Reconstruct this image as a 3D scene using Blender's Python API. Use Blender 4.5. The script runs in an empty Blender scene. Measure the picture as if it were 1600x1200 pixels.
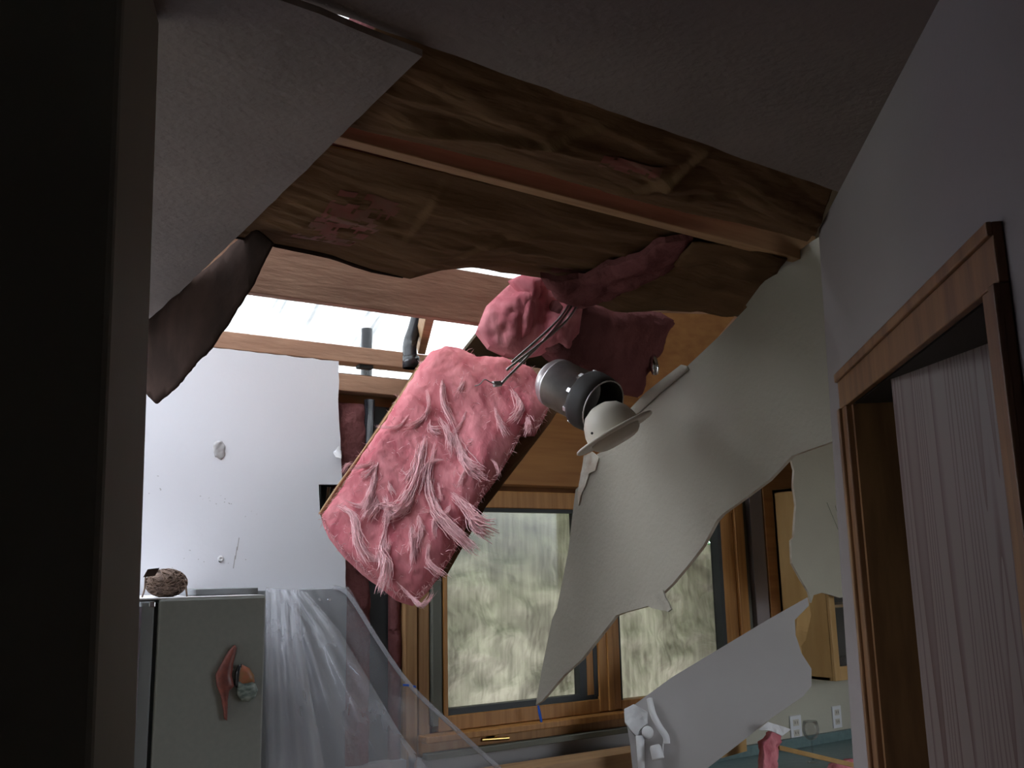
import bpy, bmesh, math, random
from mathutils import Vector, Matrix, noise
from mathutils.geometry import delaunay_2d_cdt
random.seed(7)
S = bpy.context.scene
COL = S.collection

# ---------------------------------------------------------------- camera
YAW, PIT, ROL, FPX = 0.5817365, 0.19488438, -0.02152789, 1499.06
F = Vector((math.sin(YAW)*math.cos(PIT), math.cos(YAW)*math.cos(PIT), math.sin(PIT)))
R0 = Vector((math.cos(YAW), -math.sin(YAW), 0)); U0 = R0.cross(F)
R = math.cos(ROL)*R0 + math.sin(ROL)*U0
U = -math.sin(ROL)*R0 + math.cos(ROL)*U0
EYE = Vector((0, 0, 1.62))
cd = bpy.data.cameras.new('camera'); cam = bpy.data.objects.new('camera', cd); COL.objects.link(cam)
cd.sensor_fit = 'HORIZONTAL'; cd.sensor_width = 36; cd.lens = FPX/1600*36; cd.clip_start = .02
cam.matrix_world = Matrix.Translation(EYE) @ Matrix((R, U, -F)).transposed().to_4x4()
S.camera = cam

# ---------------------------------------------------------------- world, light, exposure
S.view_settings.view_transform = 'Standard'; S.view_settings.look = 'None'
S.view_settings.gamma = 1; S.view_settings.exposure = 0.35
W = bpy.data.worlds.new('overcast_sky'); S.world = W; W.use_nodes = True
nt = W.node_tree; nt.nodes.clear()
tc = nt.nodes.new('ShaderNodeTexCoord'); sp = nt.nodes.new('ShaderNodeSeparateXYZ')
cr = nt.nodes.new('ShaderNodeValToRGB'); bg = nt.nodes.new('ShaderNodeBackground'); ow = nt.nodes.new('ShaderNodeOutputWorld')
mr = nt.nodes.new('ShaderNodeMapRange'); mr.inputs[1].default_value = -1; mr.inputs[2].default_value = 1
nt.links.new(tc.outputs['Generated'], sp.inputs[0]); nt.links.new(sp.outputs[2], mr.inputs[0])
nt.links.new(mr.outputs[0], cr.inputs[0]); nt.links.new(cr.outputs[0], bg.inputs[0]); nt.links.new(bg.outputs[0], ow.inputs[0])
e = cr.color_ramp.elements
e[0].position = 0; e[0].color = (.05, .05, .05, 1); e[1].position = 1; e[1].color = (.80, .87, 1.0, 1)
x = e.new(.49); x.color = (.09, .09, .085, 1); x = e.new(.53); x.color = (.42, .46, .50, 1)
SKY = 12.0
bg.inputs[1].default_value = SKY

def area(name, loc, target, sx, sy, power, col):
    l = bpy.data.lights.new(name, 'AREA'); l.shape = 'RECTANGLE'; l.size = sx; l.size_y = sy; l.energy = power; l.color = col
    o = bpy.data.objects.new(name, l); COL.objects.link(o); o.location = loc
    o.rotation_euler = (Vector(target)-Vector(loc)).to_track_quat('-Z', 'Y').to_euler(); return o
# daylight entering by the patio door of the dining side (left of the view); added weak fill light for the hall, behind the viewer
area('daylight_patio_door', (-2.9, 2.75, 1.2), (0, 2.75, 1.2), 1.5, 2.0, 1.0, (.92, .97, 1.0))
area('hall_fill_light', (-1.7, -1.8, 1.5), (1.0, 1.2, 1.8), 1.0, 1.2, .09, (1.0, .93, .84))

# ---------------------------------------------------------------- points of the place read from the view
def ray(x, y): return F + R*((x-800)/FPX) - U*((y-600)/FPX)
def pn(x, y, n, d): n = Vector(n); q = ray(x, y); return EYE + q*((d-n.dot(EYE))/n.dot(q))
def py(x, y, Y): return pn(x, y, (0, 1, 0), Y)
def px(x, y, X): return pn(x, y, (1, 0, 0), X)
def pz(x, y, Z): return pn(x, y, (0, 0, 1), Z)
def plane3(a, b, c):
    n = (b-a).cross(c-a).normalized()
    if n.dot(EYE-a) < 0: n = -n           # normal towards the viewer's side
    return n, n.dot(a)

# ---------------------------------------------------------------- materials
MATS = {}
def sl(c):
    return tuple((v/12.92 if v <= .04045 else ((v+.055)/1.055)**2.4) for v in [k/255 for k in c])
def mat(name, col, col2=None, scale=(8, 8, 8), rough=.8, metal=0, bump=0, bscale=None, detail=4, spec=.3, lo=.35, hi=.65, bdist=.01, sss=None, distort=0):
    m = bpy.data.materials.new(name); m.use_nodes = True; t = m.node_tree; b = t.nodes['Principled BSDF']
    b.inputs['Roughness'].default_value = rough; b.inputs['Metallic'].default_value = metal
    b.inputs['Specular IOR Level'].default_value = spec
    c = t.nodes.new('ShaderNodeTexCoord')
    def nz(sc, det, dist=0):
        mp = t.nodes.new('ShaderNodeMapping'); mp.inputs['Scale'].default_value = sc
        n = t.nodes.new('ShaderNodeTexNoise'); n.inputs['Scale'].default_value = 1; n.inputs['Detail'].default_value = det
        n.inputs['Distortion'].default_value = dist
        t.links.new(c.outputs['Object'], mp.inputs[0]); t.links.new(mp.outputs[0], n.inputs['Vector']); return n
    b.inputs['Base Color'].default_value = (*col, 1)
    if col2:
        n = nz(scale, detail, distort); r = t.nodes.new('ShaderNodeValToRGB')
        r.color_ramp.elements[0].position = lo; r.color_ramp.elements[1].position = hi
        r.color_ramp.elements[0].color = (*col, 1); r.color_ramp.elements[1].color = (*col2, 1)
        t.links.new(n.outputs[0], r.inputs[0]); t.links.new(r.outputs[0], b.inputs['Base Color'])
    if bump:
        n = nz(bscale or scale, 5); bp = t.nodes.new('ShaderNodeBump'); bp.inputs['Strength'].default_value = bump; bp.inputs['Distance'].default_value = bdist
        t.links.new(n.outputs[0], bp.inputs['Height']); t.links.new(bp.outputs[0], b.inputs['Normal'])
    if sss:
        b.inputs['Subsurface Weight'].default_value = sss; b.inputs['Subsurface Radius'].default_value = (.05, .02, .02); b.inputs['Subsurface Scale'].default_value = .6
    MATS[name] = m; return m
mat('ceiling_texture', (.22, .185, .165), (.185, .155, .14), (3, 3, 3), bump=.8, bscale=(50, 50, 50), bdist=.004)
mat('wall_white', (.86, .86, .91), (.83, .83, .88), (2, 2, 2), bump=.15, bscale=(60, 60, 60), bdist=.002)
mat('wall_mauve', (.25, .215, .215), (.23, .20, .20), (2, 2, 2), bump=.2, bscale=(80, 80, 80), bdist=.002)
mat('wall_olive', (.30, .30, .245), (.27, .27, .22), (2, 2, 2))
mat('drywall_cream', (.32, .29, .24), (.29, .26, .215), (2.5, 2.5, 2.5), bump=.5, bscale=(60, 60, 60), bdist=.004)
mat('cream_lightened', (.50, .475, .385), (.46, .43, .35), (2.5, 2.5, 2.5), bump=.4, bscale=(60, 60, 60), bdist=.003)  # drywall cream with its colour lightened to offset the shadow over the soffit
mat('drywall_grey', (.40, .375, .365), (.37, .345, .335), (2, 2, 2), bump=.1, bscale=(60, 60, 60), bdist=.002)
mat('gypsum', (.62, .58, .50), (.42, .33, .26), (14, 14, 14))
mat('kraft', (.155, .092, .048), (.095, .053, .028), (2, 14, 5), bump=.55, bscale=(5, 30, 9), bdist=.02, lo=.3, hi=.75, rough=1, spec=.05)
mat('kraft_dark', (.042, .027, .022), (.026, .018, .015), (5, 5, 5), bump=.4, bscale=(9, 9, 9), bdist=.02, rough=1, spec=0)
mat('print_red', (.17, .05, .035), (.14, .065, .04), (9, 9, 9), lo=.45, hi=.6)
mat('pine', (.42, .255, .13), (.32, .18, .09), (2.5, 40, 40), rough=.6, distort=.3)
mat('pine_vertical', (.42, .24, .11), (.30, .155, .07), (40, 40, 2.0), rough=.6, distort=.3)
mat('pine_rough', (.55, .33, .22), (.42, .24, .16), (3, 14, 14), rough=.7, bump=.3, bscale=(10, 60, 60))
mat('window_wood', (.40, .19, .055), (.30, .13, .035), (50, 50, 2), rough=.45)
mat('header_wood', (.36, .165, .055), (.28, .12, .04), (2, 30, 30), rough=.6)
mat('oak', (.22, .11, .05), (.13, .06, .03), (25, 25, 3), rough=.45)
mat('cabinet_wood', (.52, .33, .14), (.44, .26, .10), (12, 12, 2), rough=.4)
mat('dark_gap', (.03, .03, .03))
mat('rubber', (.035, .038, .04), rough=.5)
mat('pipe_black', (.02, .02, .025), rough=.25, spec=.6)
mat('galvanised', (.62, .58, .58), (.5, .47, .47), (20, 20, 20), rough=.36, metal=.85)
mat('steel', (.5, .46, .45), rough=.3, metal=1)
mat('can_dark', (.03, .026, .024), rough=.6)
mat('brass', (.75, .50, .16), rough=.3, metal=1)
mat('plastic_white', (.56, .51, .43), rough=.4)
mat('fixture_white', (.72, .71, .72), rough=.35)
mat('fridge', (.25, .25, .23), (.235, .235, .22), (60, 60, 60), rough=.5, bump=.15, bscale=(150, 150, 150), bdist=.001)
mat('fridge_top', (.62, .60, .60), rough=.5)
mat('grey_panel', (.20, .205, .21), rough=.6)
mat('olive_trim', (.13, .13, .105), rough=.7)
mat('teal_counter', (.16, .225, .22), (.13, .19, .19), (30, 30, 30), rough=.35)
mat('blue_tape', (.02, .10, .50), rough=.6)
mat('twine', (.20, .13, .095), (.10, .065, .05), (50, 50, 50), bump=.5, bscale=(80, 80, 80))
mat('chrome', (.8, .8, .85), rough=.12, metal=1)
mat('starfish', (.26, .08, .06), (.14, .05, .045), (30, 30, 30), rough=.35)
mat('magnet_red', (.40, .13, .08), (.22, .16, .07), (25, 25, 25), rough=.35)
mat('magnet_grey', (.30, .34, .31), (.08, .11, .10), (40, 40, 90), rough=.3)
mat('pink', (.46, .115, .14), (.74, .30, .32), (9, 9, 3.5), rough=1, spec=0, bump=.55, bscale=(55, 55, 22), bdist=.008, detail=8, lo=.3, hi=.7, distort=1.2)  # crevice shade put into the colour as deeper red noise
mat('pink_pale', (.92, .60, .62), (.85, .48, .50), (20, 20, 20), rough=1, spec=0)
mat('pink_shaded', (.19, .075, .075), (.15, .058, .058), (9, 9, 9), rough=1, spec=0, bump=.6, bscale=(30, 30, 30), bdist=.02)  # insulation pink again, darkened to carry the shade in its colour
mat('sheathing', (.30, .14, .06), (.22, .10, .045), (6, 6, 6))
mat('floor_wood', (.12, .07, .04), (.09, .05, .028), (3, 20, 3))
mat('leaf', (.10, .30, .07), (.05, .2, .04), (4, 4, 4))
mat('deck', (.10, .075, .05))
mat('grass', (.08, .18, .05))
mat('spackle', (.42, .40, .40), (.5, .48, .48), (40, 40, 40))

def door_oak():
    m = mat('door_oak', (.30, .20, .19)); t = m.node_tree; b = t.nodes['Principled BSDF']; b.inputs['Roughness'].default_value = .38
    c = t.nodes.new('ShaderNodeTexCoord'); mp = t.nodes.new('ShaderNodeMapping'); mp.inputs['Scale'].default_value = (11, 11, .16)
    w = t.nodes.new('ShaderNodeTexNoise'); w.inputs['Scale'].default_value = 1; w.inputs['Detail'].default_value = 1
    t.links.new(c.outputs['Object'], mp.inputs[0]); t.links.new(mp.outputs[0], w.inputs['Vector'])
    ml = t.nodes.new('ShaderNodeMath'); ml.operation = 'MULTIPLY'; ml.inputs[1].default_value = 22
    fr = t.nodes.new('ShaderNodeMath'); fr.operation = 'FRACT'
    r = t.nodes.new('ShaderNodeValToRGB'); r.color_ramp.elements[0].position = .0; r.color_ramp.elements[1].position = .45
    r.color_ramp.elements[0].color = (.075, .04, .034, 1); r.color_ramp.elements[1].color = (.145, .108, .10, 1)
    t.links.new(w.outputs[0], ml.inputs[0]); t.links.new(ml.outputs[0], fr.inputs[0]); t.links.new(fr.outputs[0], r.inputs[0]); t.links.new(r.outputs[0], b.inputs['Base Color'])
door_oak()

def tarp_mat(name, dark, light, trans, crumple_mix, ssc=(60, 60, 1.6)):
    m = bpy.data.materials.new(name); m.use_nodes = True; t = m.node_tree; t.nodes.clear(); N = t.nodes.new
    o = N('ShaderNodeOutputMaterial'); tr = N('ShaderNodeBsdfTranslucent'); df = N('ShaderNodeBsdfDiffuse'); mx = N('ShaderNodeMixShader'); mx.inputs[0].default_value = trans
    c = N('ShaderNodeTexCoord'); a = N('ShaderNodeMapping'); a.inputs['Scale'].default_value = ssc; a.inputs['Rotation'].default_value = (0, .12, 0)
    n1 = N('ShaderNodeTexNoise'); n1.inputs['Scale'].default_value = 1; n1.inputs['Detail'].default_value = 5
    a2 = N('ShaderNodeMapping'); a2.inputs['Scale'].default_value = (2.4, 2.4, 3.4)
    n2 = N('ShaderNodeTexNoise'); n2.inputs['Scale'].default_value = 1; n2.inputs['Detail'].default_value = 6; n2.inputs['Distortion'].default_value = 1.4
    t.links.new(c.outputs['Object'], a.inputs[0]); t.links.new(a.outputs[0], n1.inputs['Vector'])
    t.links.new(c.outputs['Object'], a2.inputs[0]); t.links.new(a2.outputs[0], n2.inputs['Vector'])
    mi = N('ShaderNodeMix'); mi.data_type = 'FLOAT'; mi.inputs[0].default_value = crumple_mix  # share of crumple tones mixed into the colour over the streaks
    t.links.new(n1.outputs[0], mi.inputs[2]); t.links.new(n2.outputs[0], mi.inputs[3])
    r = N('ShaderNodeValToRGB'); r.color_ramp.elements[0].position = .36; r.color_ramp.elements[1].position = .64
    r.color_ramp.elements[0].color = (*dark, 1); r.color_ramp.elements[1].color = (*light, 1)
    t.links.new(mi.outputs[0], r.inputs[0]); t.links.new(r.outputs[0], tr.inputs[0]); t.links.new(r.outputs[0], df.inputs[0])
    bp = N('ShaderNodeBump'); bp.inputs['Strength'].default_value = .8; bp.inputs['Distance'].default_value = .06
    t.links.new(n2.outputs[0], bp.inputs['Height'])
    t.links.new(bp.outputs[0], df.inputs['Normal']); t.links.new(bp.outputs[0], tr.inputs['Normal'])
    t.links.new(df.outputs[0], mx.inputs[1]); t.links.new(tr.outputs[0], mx.inputs[2]); t.links.new(mx.outputs[0], o.inputs[0]); MATS[name] = m
tarp_mat('tarp_roof', (.34, .34, .33), (.80, .80, .77), .8, .25, (24, 1.3, 1.3))
tarp_mat('tarp_window', (.24, .215, .18), (.53, .485, .425), .75, .62)

def clear_mat(name, tint, opac, rough, dcol, gl=.15, streak=False):
    m = bpy.data.materials.new(name); m.use_nodes = True; t = m.node_tree; t.nodes.clear(); N = t.nodes.new
    o = N('ShaderNodeOutputMaterial'); tp = N('ShaderNodeBsdfTransparent'); tp.inputs[0].default_value = (*tint, 1)
    df = N('ShaderNodeBsdfDiffuse'); df.inputs[0].default_value = (*dcol, 1); tl = N('ShaderNodeBsdfTranslucent'); tl.inputs[0].default_value = (*dcol, 1)
    m0 = N('ShaderNodeMixShader'); m0.inputs[0].default_value = .45; t.links.new(df.outputs[0], m0.inputs[1]); t.links.new(tl.outputs[0], m0.inputs[2])
    g = N('ShaderNodeBsdfGlossy'); g.inputs['Roughness'].default_value = rough
    m1 = N('ShaderNodeMixShader'); m1.inputs[0].default_value = opac; m2 = N('ShaderNodeMixShader')
    fr = N('ShaderNodeFresnel'); fr.inputs[0].default_value = 1.45; mu = N('ShaderNodeMath'); mu.operation = 'MULTIPLY'; mu.inputs[1].default_value = gl*4
    t.links.new(fr.outputs[0], mu.inputs[0]); t.links.new(mu.outputs[0], m2.inputs[0])
    t.links.new(tp.outputs[0], m1.inputs[1]); t.links.new(m0.outputs[0], m1.inputs[2])
    if streak:
        c = N('ShaderNodeTexCoord'); mp = N('ShaderNodeMapping'); mp.inputs['Scale'].default_value = (5, 5, 1.2)
        n = N('ShaderNodeTexNoise'); n.inputs['Scale'].default_value = 1; n.inputs['Detail'].default_value = 4
        rr = N('ShaderNodeMapRange'); rr.inputs[1].default_value = .3; rr.inputs[2].default_value = .75; rr.inputs[3].default_value = opac*.75; rr.inputs[4].default_value = min(1, opac*1.3)
        t.links.new(c.outputs['Object'], mp.inputs[0]); t.links.new(mp.outputs[0], n.inputs['Vector']); t.links.new(n.outputs[0], rr.inputs[0]); t.links.new(rr.outputs[0], m1.inputs[0])
        bp = N('ShaderNodeBump'); bp.inputs['Strength'].default_value = .3; bp.inputs['Distance'].default_value = .02; t.links.new(n.outputs[0], bp.inputs['Height']); t.links.new(bp.outputs[0], g.inputs['Normal'])
    t.links.new(m1.outputs[0], m2.inputs[1]); t.links.new(g.outputs[0], m2.inputs[2]); t.links.new(m2.outputs[0], o.inputs[0]); MATS[name] = m
clear_mat('glass', (.94, .94, .94), .02, .03, (.5, .5, .5), .1)
clear_mat('poly_sheet', (.95, .95, .97), .26, .18, (.78, .78, .82), .14, True)
clear_mat('poly_thin', (.96, .96, .97), .17, .18, (.74, .74, .78), .12, True)

# ---------------------------------------------------------------- object helpers
WL = {}
def link(o, parent, wl):
    COL.objects.link(o); WL[o.name] = Vector(wl)
    if parent: o.parent = parent; o.location = Vector(wl)-WL[parent.name]
    else: o.location = wl
def tag(o, label=None, cat=None, group=None, kind=None):
    if label: o['label'] = label
    if cat: o['category'] = cat
    if group: o['group'] = group
    if kind: o['kind'] = kind
    return o
def thing(name, loc, label, cat, group=None):
    o = bpy.data.objects.new(name, None); o.empty_display_size = .05; link(o, None, loc); return tag(o, label, cat, group)
def struct_root(name, loc):
    o = bpy.data.objects.new(name, None); o.empty_display_size = .05; link(o, None, loc); o['kind'] = 'structure'; return o
def mesh(name, vs, fs, m, parent=None, smooth=False, bevel=0, sub=0):
    vs = [Vector(v) for v in vs]
    lo = Vector([min(v[i] for v in vs) for i in range(3)]); hi = Vector([max(v[i] for v in vs) for i in range(3)])
    org = Vector(((lo.x+hi.x)/2, (lo.y+hi.y)/2, lo.z))
    me = bpy.data.meshes.new(name); me.from_pydata([v-org for v in vs], [], fs)
    bm = bmesh.new(); bm.from_mesh(me); bmesh.ops.recalc_face_normals(bm, faces=bm.faces); bm.to_mesh(me); bm.free()
    for mm in (m if isinstance(m, (list, tuple)) else [m]): me.materials.append(MATS[mm])
    if smooth: me.polygons.foreach_set('use_smooth', [True]*len(me.polygons))
    o = bpy.data.objects.new(name, me); link(o, parent, org)
    if bevel:
        b = o.modifiers.new('bevel', 'BEVEL'); b.width = bevel; b.segments = 2; b.limit_method = 'ANGLE'
    if sub:
        s = o.modifiers.new('sub', 'SUBSURF'); s.levels = s.render_levels = sub
    return o
def join(*parts):
    V, Fs = [], []
    for v, f in parts:
        k = len(V); V += list(v); Fs += [tuple(i+k for i in q) for q in f]
    return V, Fs
def box_g(a, b):
    (x0, y0, z0), (x1, y1, z1) = a, b
    v = [Vector(p) for p in ((x0, y0, z0), (x1, y0, z0), (x1, y1, z0), (x0, y1, z0), (x0, y0, z1), (x1, y0, z1), (x1, y1, z1), (x0, y1, z1))]
    return v, [(0, 1, 2, 3), (4, 5, 6, 7), (0, 1, 5, 4), (1, 2, 6, 5), (2, 3, 7, 6), (3, 0, 4, 7)]
def obox_g(o, a, b, c):     # oriented box: corner + three edge vectors
    o, a, b, c = map(Vector, (o, a, b, c))
    v = [o, o+a, o+a+b, o+b, o+c, o+a+c, o+a+b+c, o+b+c]
    return v, box_g((0, 0, 0), (1, 1, 1))[1]
def box(name, a, b, m, parent=None, bevel=0): return mesh(name, *box_g(a, b), m, parent, bevel=bevel)
def prism_g(poly, off):
    n = len(poly); v = [Vector(p) for p in poly]; v += [p+Vector(off) for p in v]
    return v, [tuple(range(n)), tuple(range(2*n-1, n-1, -1))]+[(i, (i+1) % n, (i+1) % n+n, i+n) for i in range(n)]
def frame(d):
    d = d.normalized(); a = d.orthogonal().normalized(); return a, d.cross(a)
def tube_g(pts, rad, seg=10, cap=True):
    pts = [Vector(p) for p in pts]; n = len(pts); rad = rad if isinstance(rad, (list, tuple)) else [rad]*n
    V, Fs = [], []; a = None
    for i, p in enumerate(pts):
        d = (pts[min(i+1, n-1)]-pts[max(i-1, 0)]).normalized()
        if a is None: a = d.orthogonal().normalized()
        a = (a-d*a.dot(d)).normalized(); b = d.cross(a)
        for k in range(seg):
            t = 2*math.pi*k/seg; V.append(p+(a*math.cos(t)+b*math.sin(t))*rad[i])
    for i in range(n-1):
        for k in range(seg):
            j = (k+1) % seg; Fs.append((i*seg+k, i*seg+j, (i+1)*seg+j, (i+1)*seg+k))
    if cap: Fs += [tuple(range(seg)), tuple(range((n-1)*seg, n*seg))]
    return V, Fs
def lathe_g(o, axis, prof, seg=32):   # prof: (distance along axis, radius)
    o = Vector(o); d = Vector(axis).normalized(); a, b = frame(d); V, Fs = [], []
    for (h, r) in prof:
        for k in range(seg):
            t = 2*math.pi*k/seg; V.append(o+d*h+(a*math.cos(t)+b*math.sin(t))*r)
    for i in range(len(prof)-1):
        for k in range(seg):
            j = (k+1) % seg; Fs.append((i*seg+k, i*seg+j, (i+1)*seg+j, (i+1)*seg+k))
    return V, Fs
def smoothpath(pts, n=6):
    pts = [Vector(p) for p in pts]; out = []
    for i in range(len(pts)-1):
        p0, p1, p2, p3 = pts[max(i-1, 0)], pts[i], pts[i+1], pts[min(i+2, len(pts)-1)]
        for k in range(n):
            t = k/n; out.append(.5*((2*p1)+(p2-p0)*t+(2*p0-5*p1+4*p2-p3)*t*t+(3*p1-p0-3*p2+p3)*t**3))
    return out+[pts[-1]]
def fbm(p, o=4): return noise.fractal(Vector(p), 1.0, 2.0, o)
def ragged(poly, amp, step, idx=None, seed=0):
    out = []; n = len(poly)
    for i in range(n):
        a, b = Vector(poly[i]), Vector(poly[(i+1) % n]); k = max(1, int((b-a).length/step)); d = (b-a).normalized() if (b-a).length > 0 else Vector((1, 0, 0))
        for j in range(k):
            q = a.lerp(b, j/k)
            if (idx is None or i in idx) and j > 0:
                q = q+Vector((noise.noise(q*40+Vector((seed, 0, 0))), noise.noise(q*40+Vector((0, seed+5, 0))), noise.noise(q*40+Vector((0, 0, seed+9)))))*amp
            out.append(q)
    return out
def slab_g(poly, n, thick, res=.03, front=None, back=None, edge=.0, step=None):
    """closed slab over a planar outline; front(p, dist_to_edge) / back(...) give extra offsets along n"""
    poly = [Vector(p) for p in poly]; n = Vector(n).normalized(); a, b = frame(n); o = poly[0]
    pts = []
    for i in range(len(poly)):
        p, q = poly[i], poly[(i+1) % len(poly)]; k = max(1, int((q-p).length/(step or res)))
        pts += [p.lerp(q, j/k) for j in range(k)]
    P2 = [Vector(((p-o).dot(a), (p-o).dot(b))) for p in pts]; N = len(P2)
    def inside(x, y):
        c = False
        for i in range(N):
            p, q = P2[i], P2[i-1]
            if (p.y > y) != (q.y > y) and x < (q.x-p.x)*(y-p.y)/(q.y-p.y)+p.x: c = not c
        return c
    def dist(x, y):
        m = 9e9
        for i in range(N):
            p, q = P2[i], P2[i-1]; dx, dy = q.x-p.x, q.y-p.y; L = dx*dx+dy*dy or 1e-12
            t = min(1, max(0, ((x-p.x)*dx+(y-p.y)*dy)/L)); u = x-p.x-t*dx; v = y-p.y-t*dy; m = min(m, u*u+v*v)
        return math.sqrt(m)
    x0, x1 = min(p.x for p in P2), max(p.x for p in P2); y0, y1 = min(p.y for p in P2), max(p.y for p in P2)
    ins = []
    r = res
    if front or back:
        yy = y0+r/2; row = 0
        while yy < y1:
            xx = x0+r/2+(row % 2)*r/2
            while xx < x1:
                if inside(xx, yy) and dist(xx, yy) > r*.4: ins.append(Vector((xx, yy)))
                xx += r
            yy += r*.87; row += 1
    v2, _, f2, ov, _, _ = delaunay_2d_cdt(P2+ins, [], [list(range(N))], 1, 1e-6)
    M = len(v2); bnd = {}
    D = [dist(v.x, v.y) for v in v2]
    V = []
    for i, v in enumerate(v2):
        p = o+a*v.x+b*v.y; V.append(p+n*(front(p, D[i]) if front else 0))
    for i, v in enumerate(v2):
        p = o+a*v.x+b*v.y; V.append(p-n*thick+n*(back(p, D[i]) if back else (front(p, D[i]) if front else 0)))
    Fs = [tuple(f) for f in f2]; Bk = [tuple(reversed([i+M for i in f])) for f in f2]
    E = {}
    for f in Fs:
        for i in range(len(f)):
            k = (f[i], f[(i+1) % len(f)])
            if (k[1], k[0]) in E: del E[(k[1], k[0])]
            else: E[k] = 1
    side = [(i, j, j+M, i+M) for i, j in E]
    return V, Fs+Bk+side, len(Fs), len(Bk)
def slab(name, poly, n, thick, m, parent=None, smooth=False, mback=None, mside=None, **k):
    V, Fs, nf, nb = slab_g(poly, n, thick, **k)
    lo = Vector([min(v[i] for v in V) for i in range(3)]); hi = Vector([max(v[i] for v in V) for i in range(3)])
    org = Vector(((lo.x+hi.x)/2, (lo.y+hi.y)/2, lo.z))
    me = bpy.data.meshes.new(name); me.from_pydata([v-org for v in V], [], Fs)
    for mm in (m, mback or m, mside or m): me.materials.append(MATS[mm])
    for i, p in enumerate(me.polygons):
        p.material_index = 0 if i < nf else 1 if i < nf+nb else 2; p.use_smooth = smooth and i < nf+nb
    bm = bmesh.new(); bm.from_mesh(me); bmesh.ops.recalc_face_normals(bm, faces=bm.faces)
    if mside and smooth:
        for e_ in bm.edges:
            if len(set(f.smooth for f in e_.link_faces)) == 2: e_.smooth = False
    bm.to_mesh(me); bm.free()
    o = bpy.data.objects.new(name, me); link(o, parent, org); return o
def sheetgrid(fn, nu, nv, thick=0, nrm=None):
    V = [fn(i/nu, j/nv) for j in range(nv+1) for i in range(nu+1)]
    Fs = [(j*(nu+1)+i, j*(nu+1)+i+1, (j+1)*(nu+1)+i+1, (j+1)*(nu+1)+i) for j in range(nv) for i in range(nu)]
    return V, Fs

# ================================================================ SETTING
CZ = 2.54; DY = 0.70763418
DU = Vector((math.sin(DY), math.cos(DY), 0)); DN = Vector((math.cos(DY), -math.sin(DY), 0)); DD = 0.5366
def dw(t, z, k=0): return DU*t+DN*(DD+k)+Vector((0, 0, z))
def dpx(x, y): p = pn(x, y, DN, DD); return p.dot(DU), p.z
YW = 3.83
tag(box('floor', (-3, -2, -.06), (5.2, YW+.12, 0), 'floor_wood'), kind='structure')
TC = 2.70
# ceiling near the viewer (its far edge is the cut edge of the hole)
Ap, Cp = pz(675, 75, CZ), pz(1310, 300, CZ)
sl0 = (Cp.y-Ap.y)/(Cp.x-Ap.x)
edge = ragged([Cp, Ap, Vector((-3, Ap.y-(Ap.x+3)*sl0, CZ))], .006, .05, idx=[0, 1], seed=3)
poly = [Vector((-3, -2, CZ)), dw(-1.32, CZ)]+[dw(TC-.42, CZ)]+edge
# last wrap edge of ragged() is the third one; drop its resampled points
kk = [i for i, p in enumerate(edge) if abs(p.x+3) < 1e-4]
poly = [Vector((-3, -2, CZ)), dw(-1.32, CZ)]+edge[:kk[0]+1]
cl = slab('ceiling', poly, (0, 0, -1), .013, 'ceiling_texture', mside='gypsum', step=9); cl['kind'] = 'structure'
# walls around the rooms
tag(box('wall_south', (-3, -2.12, 0), (1.2, -2, CZ), 'wall_mauve'), kind='structure')
V1 = join(box_g((-3.12, -2, 0), (-3, 2.0, 2.9)), box_g((-3.12, 3.5, 0), (-3, YW+.1, 2.9)), box_g((-3.12, 2.0, 2.2), (-3, 3.5, 2.9)))
tag(mesh('wall_west', *V1, 'wall_olive'), kind='structure')
tag(box('wall_east', (5.2, 0.5, 0), (5.3, YW+.1, CZ), 'drywall_cream'), kind='structure')
# partition on the left (dark face + lit end)
c0 = py(168, 600, 1.55); c0.z = 0
pd = Vector((-DU.y, DU.x, 0))
L0 = py(193, 0, 1.55); L1 = py(144, 1200, 1.55)
def vline(xt, yt, xb, yb, Y):
    a, b = py(xt, yt, Y), py(xb, yb, Y); s = (a-b)/(a.z-b.z); return b+s*(0-b.z), b+s*(CZ-.021-b.z)
b0, t0 = vline(193, 0, 144, 1200, 1.20)
b1, t1 = vline(249, 40, 214, 1100, 1.50)
bl, tl = b0+Vector((-2.9, .02, 0)), t0+Vector((-3.1, .02, 0))
bl2, tl2 = b1+Vector((-2.9, .02, 0)), t1+Vector((-3.1, .02, 0))
tag(mesh('wall_left', [bl, b0, t0, tl, bl2, b1, t1, tl2], [(0, 1, 2, 3), (4, 5, 6, 7), (0, 1, 5, 4), (1, 2, 6, 5), (2, 3, 7, 6), (3, 0, 4, 7)], 'wall_olive', bevel=.008), kind='structure')
# hall wall on the right with the door opening
to_f, zt = dpx(1318, 591); tn_o, _ = dpx(1567, 345)
ti_f, zi = dpx(1338, 628); tn_i, _ = dpx(1563, 452)
bE = dpx(1335, 1200)[0]; tE = dpx(1280, 372)[0]
ZT = 2.10; ZO = (zi+dpx(1563, 452)[1])/2
CW = .07
t_open0, t_open1 = tn_o+CW, to_f-CW
def wquad(t0, z0, t1, z1): return obox_g(dw(t0, z0), DU*(t1-t0), DN*.115, (0, 0, z1-z0))
endv = [dw(t_open1, 0), dw(bE+.12, 0), dw(tE, CZ), dw(t_open1, CZ)]
Vw = join(wquad(-1.32, 0, t_open0, CZ), wquad(t_open0, ZO+.01, t_open1, CZ), prism_g(endv, DN*.115))
tag(mesh('wall_right', *Vw, 'wall_mauve'), kind='structure')
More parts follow.
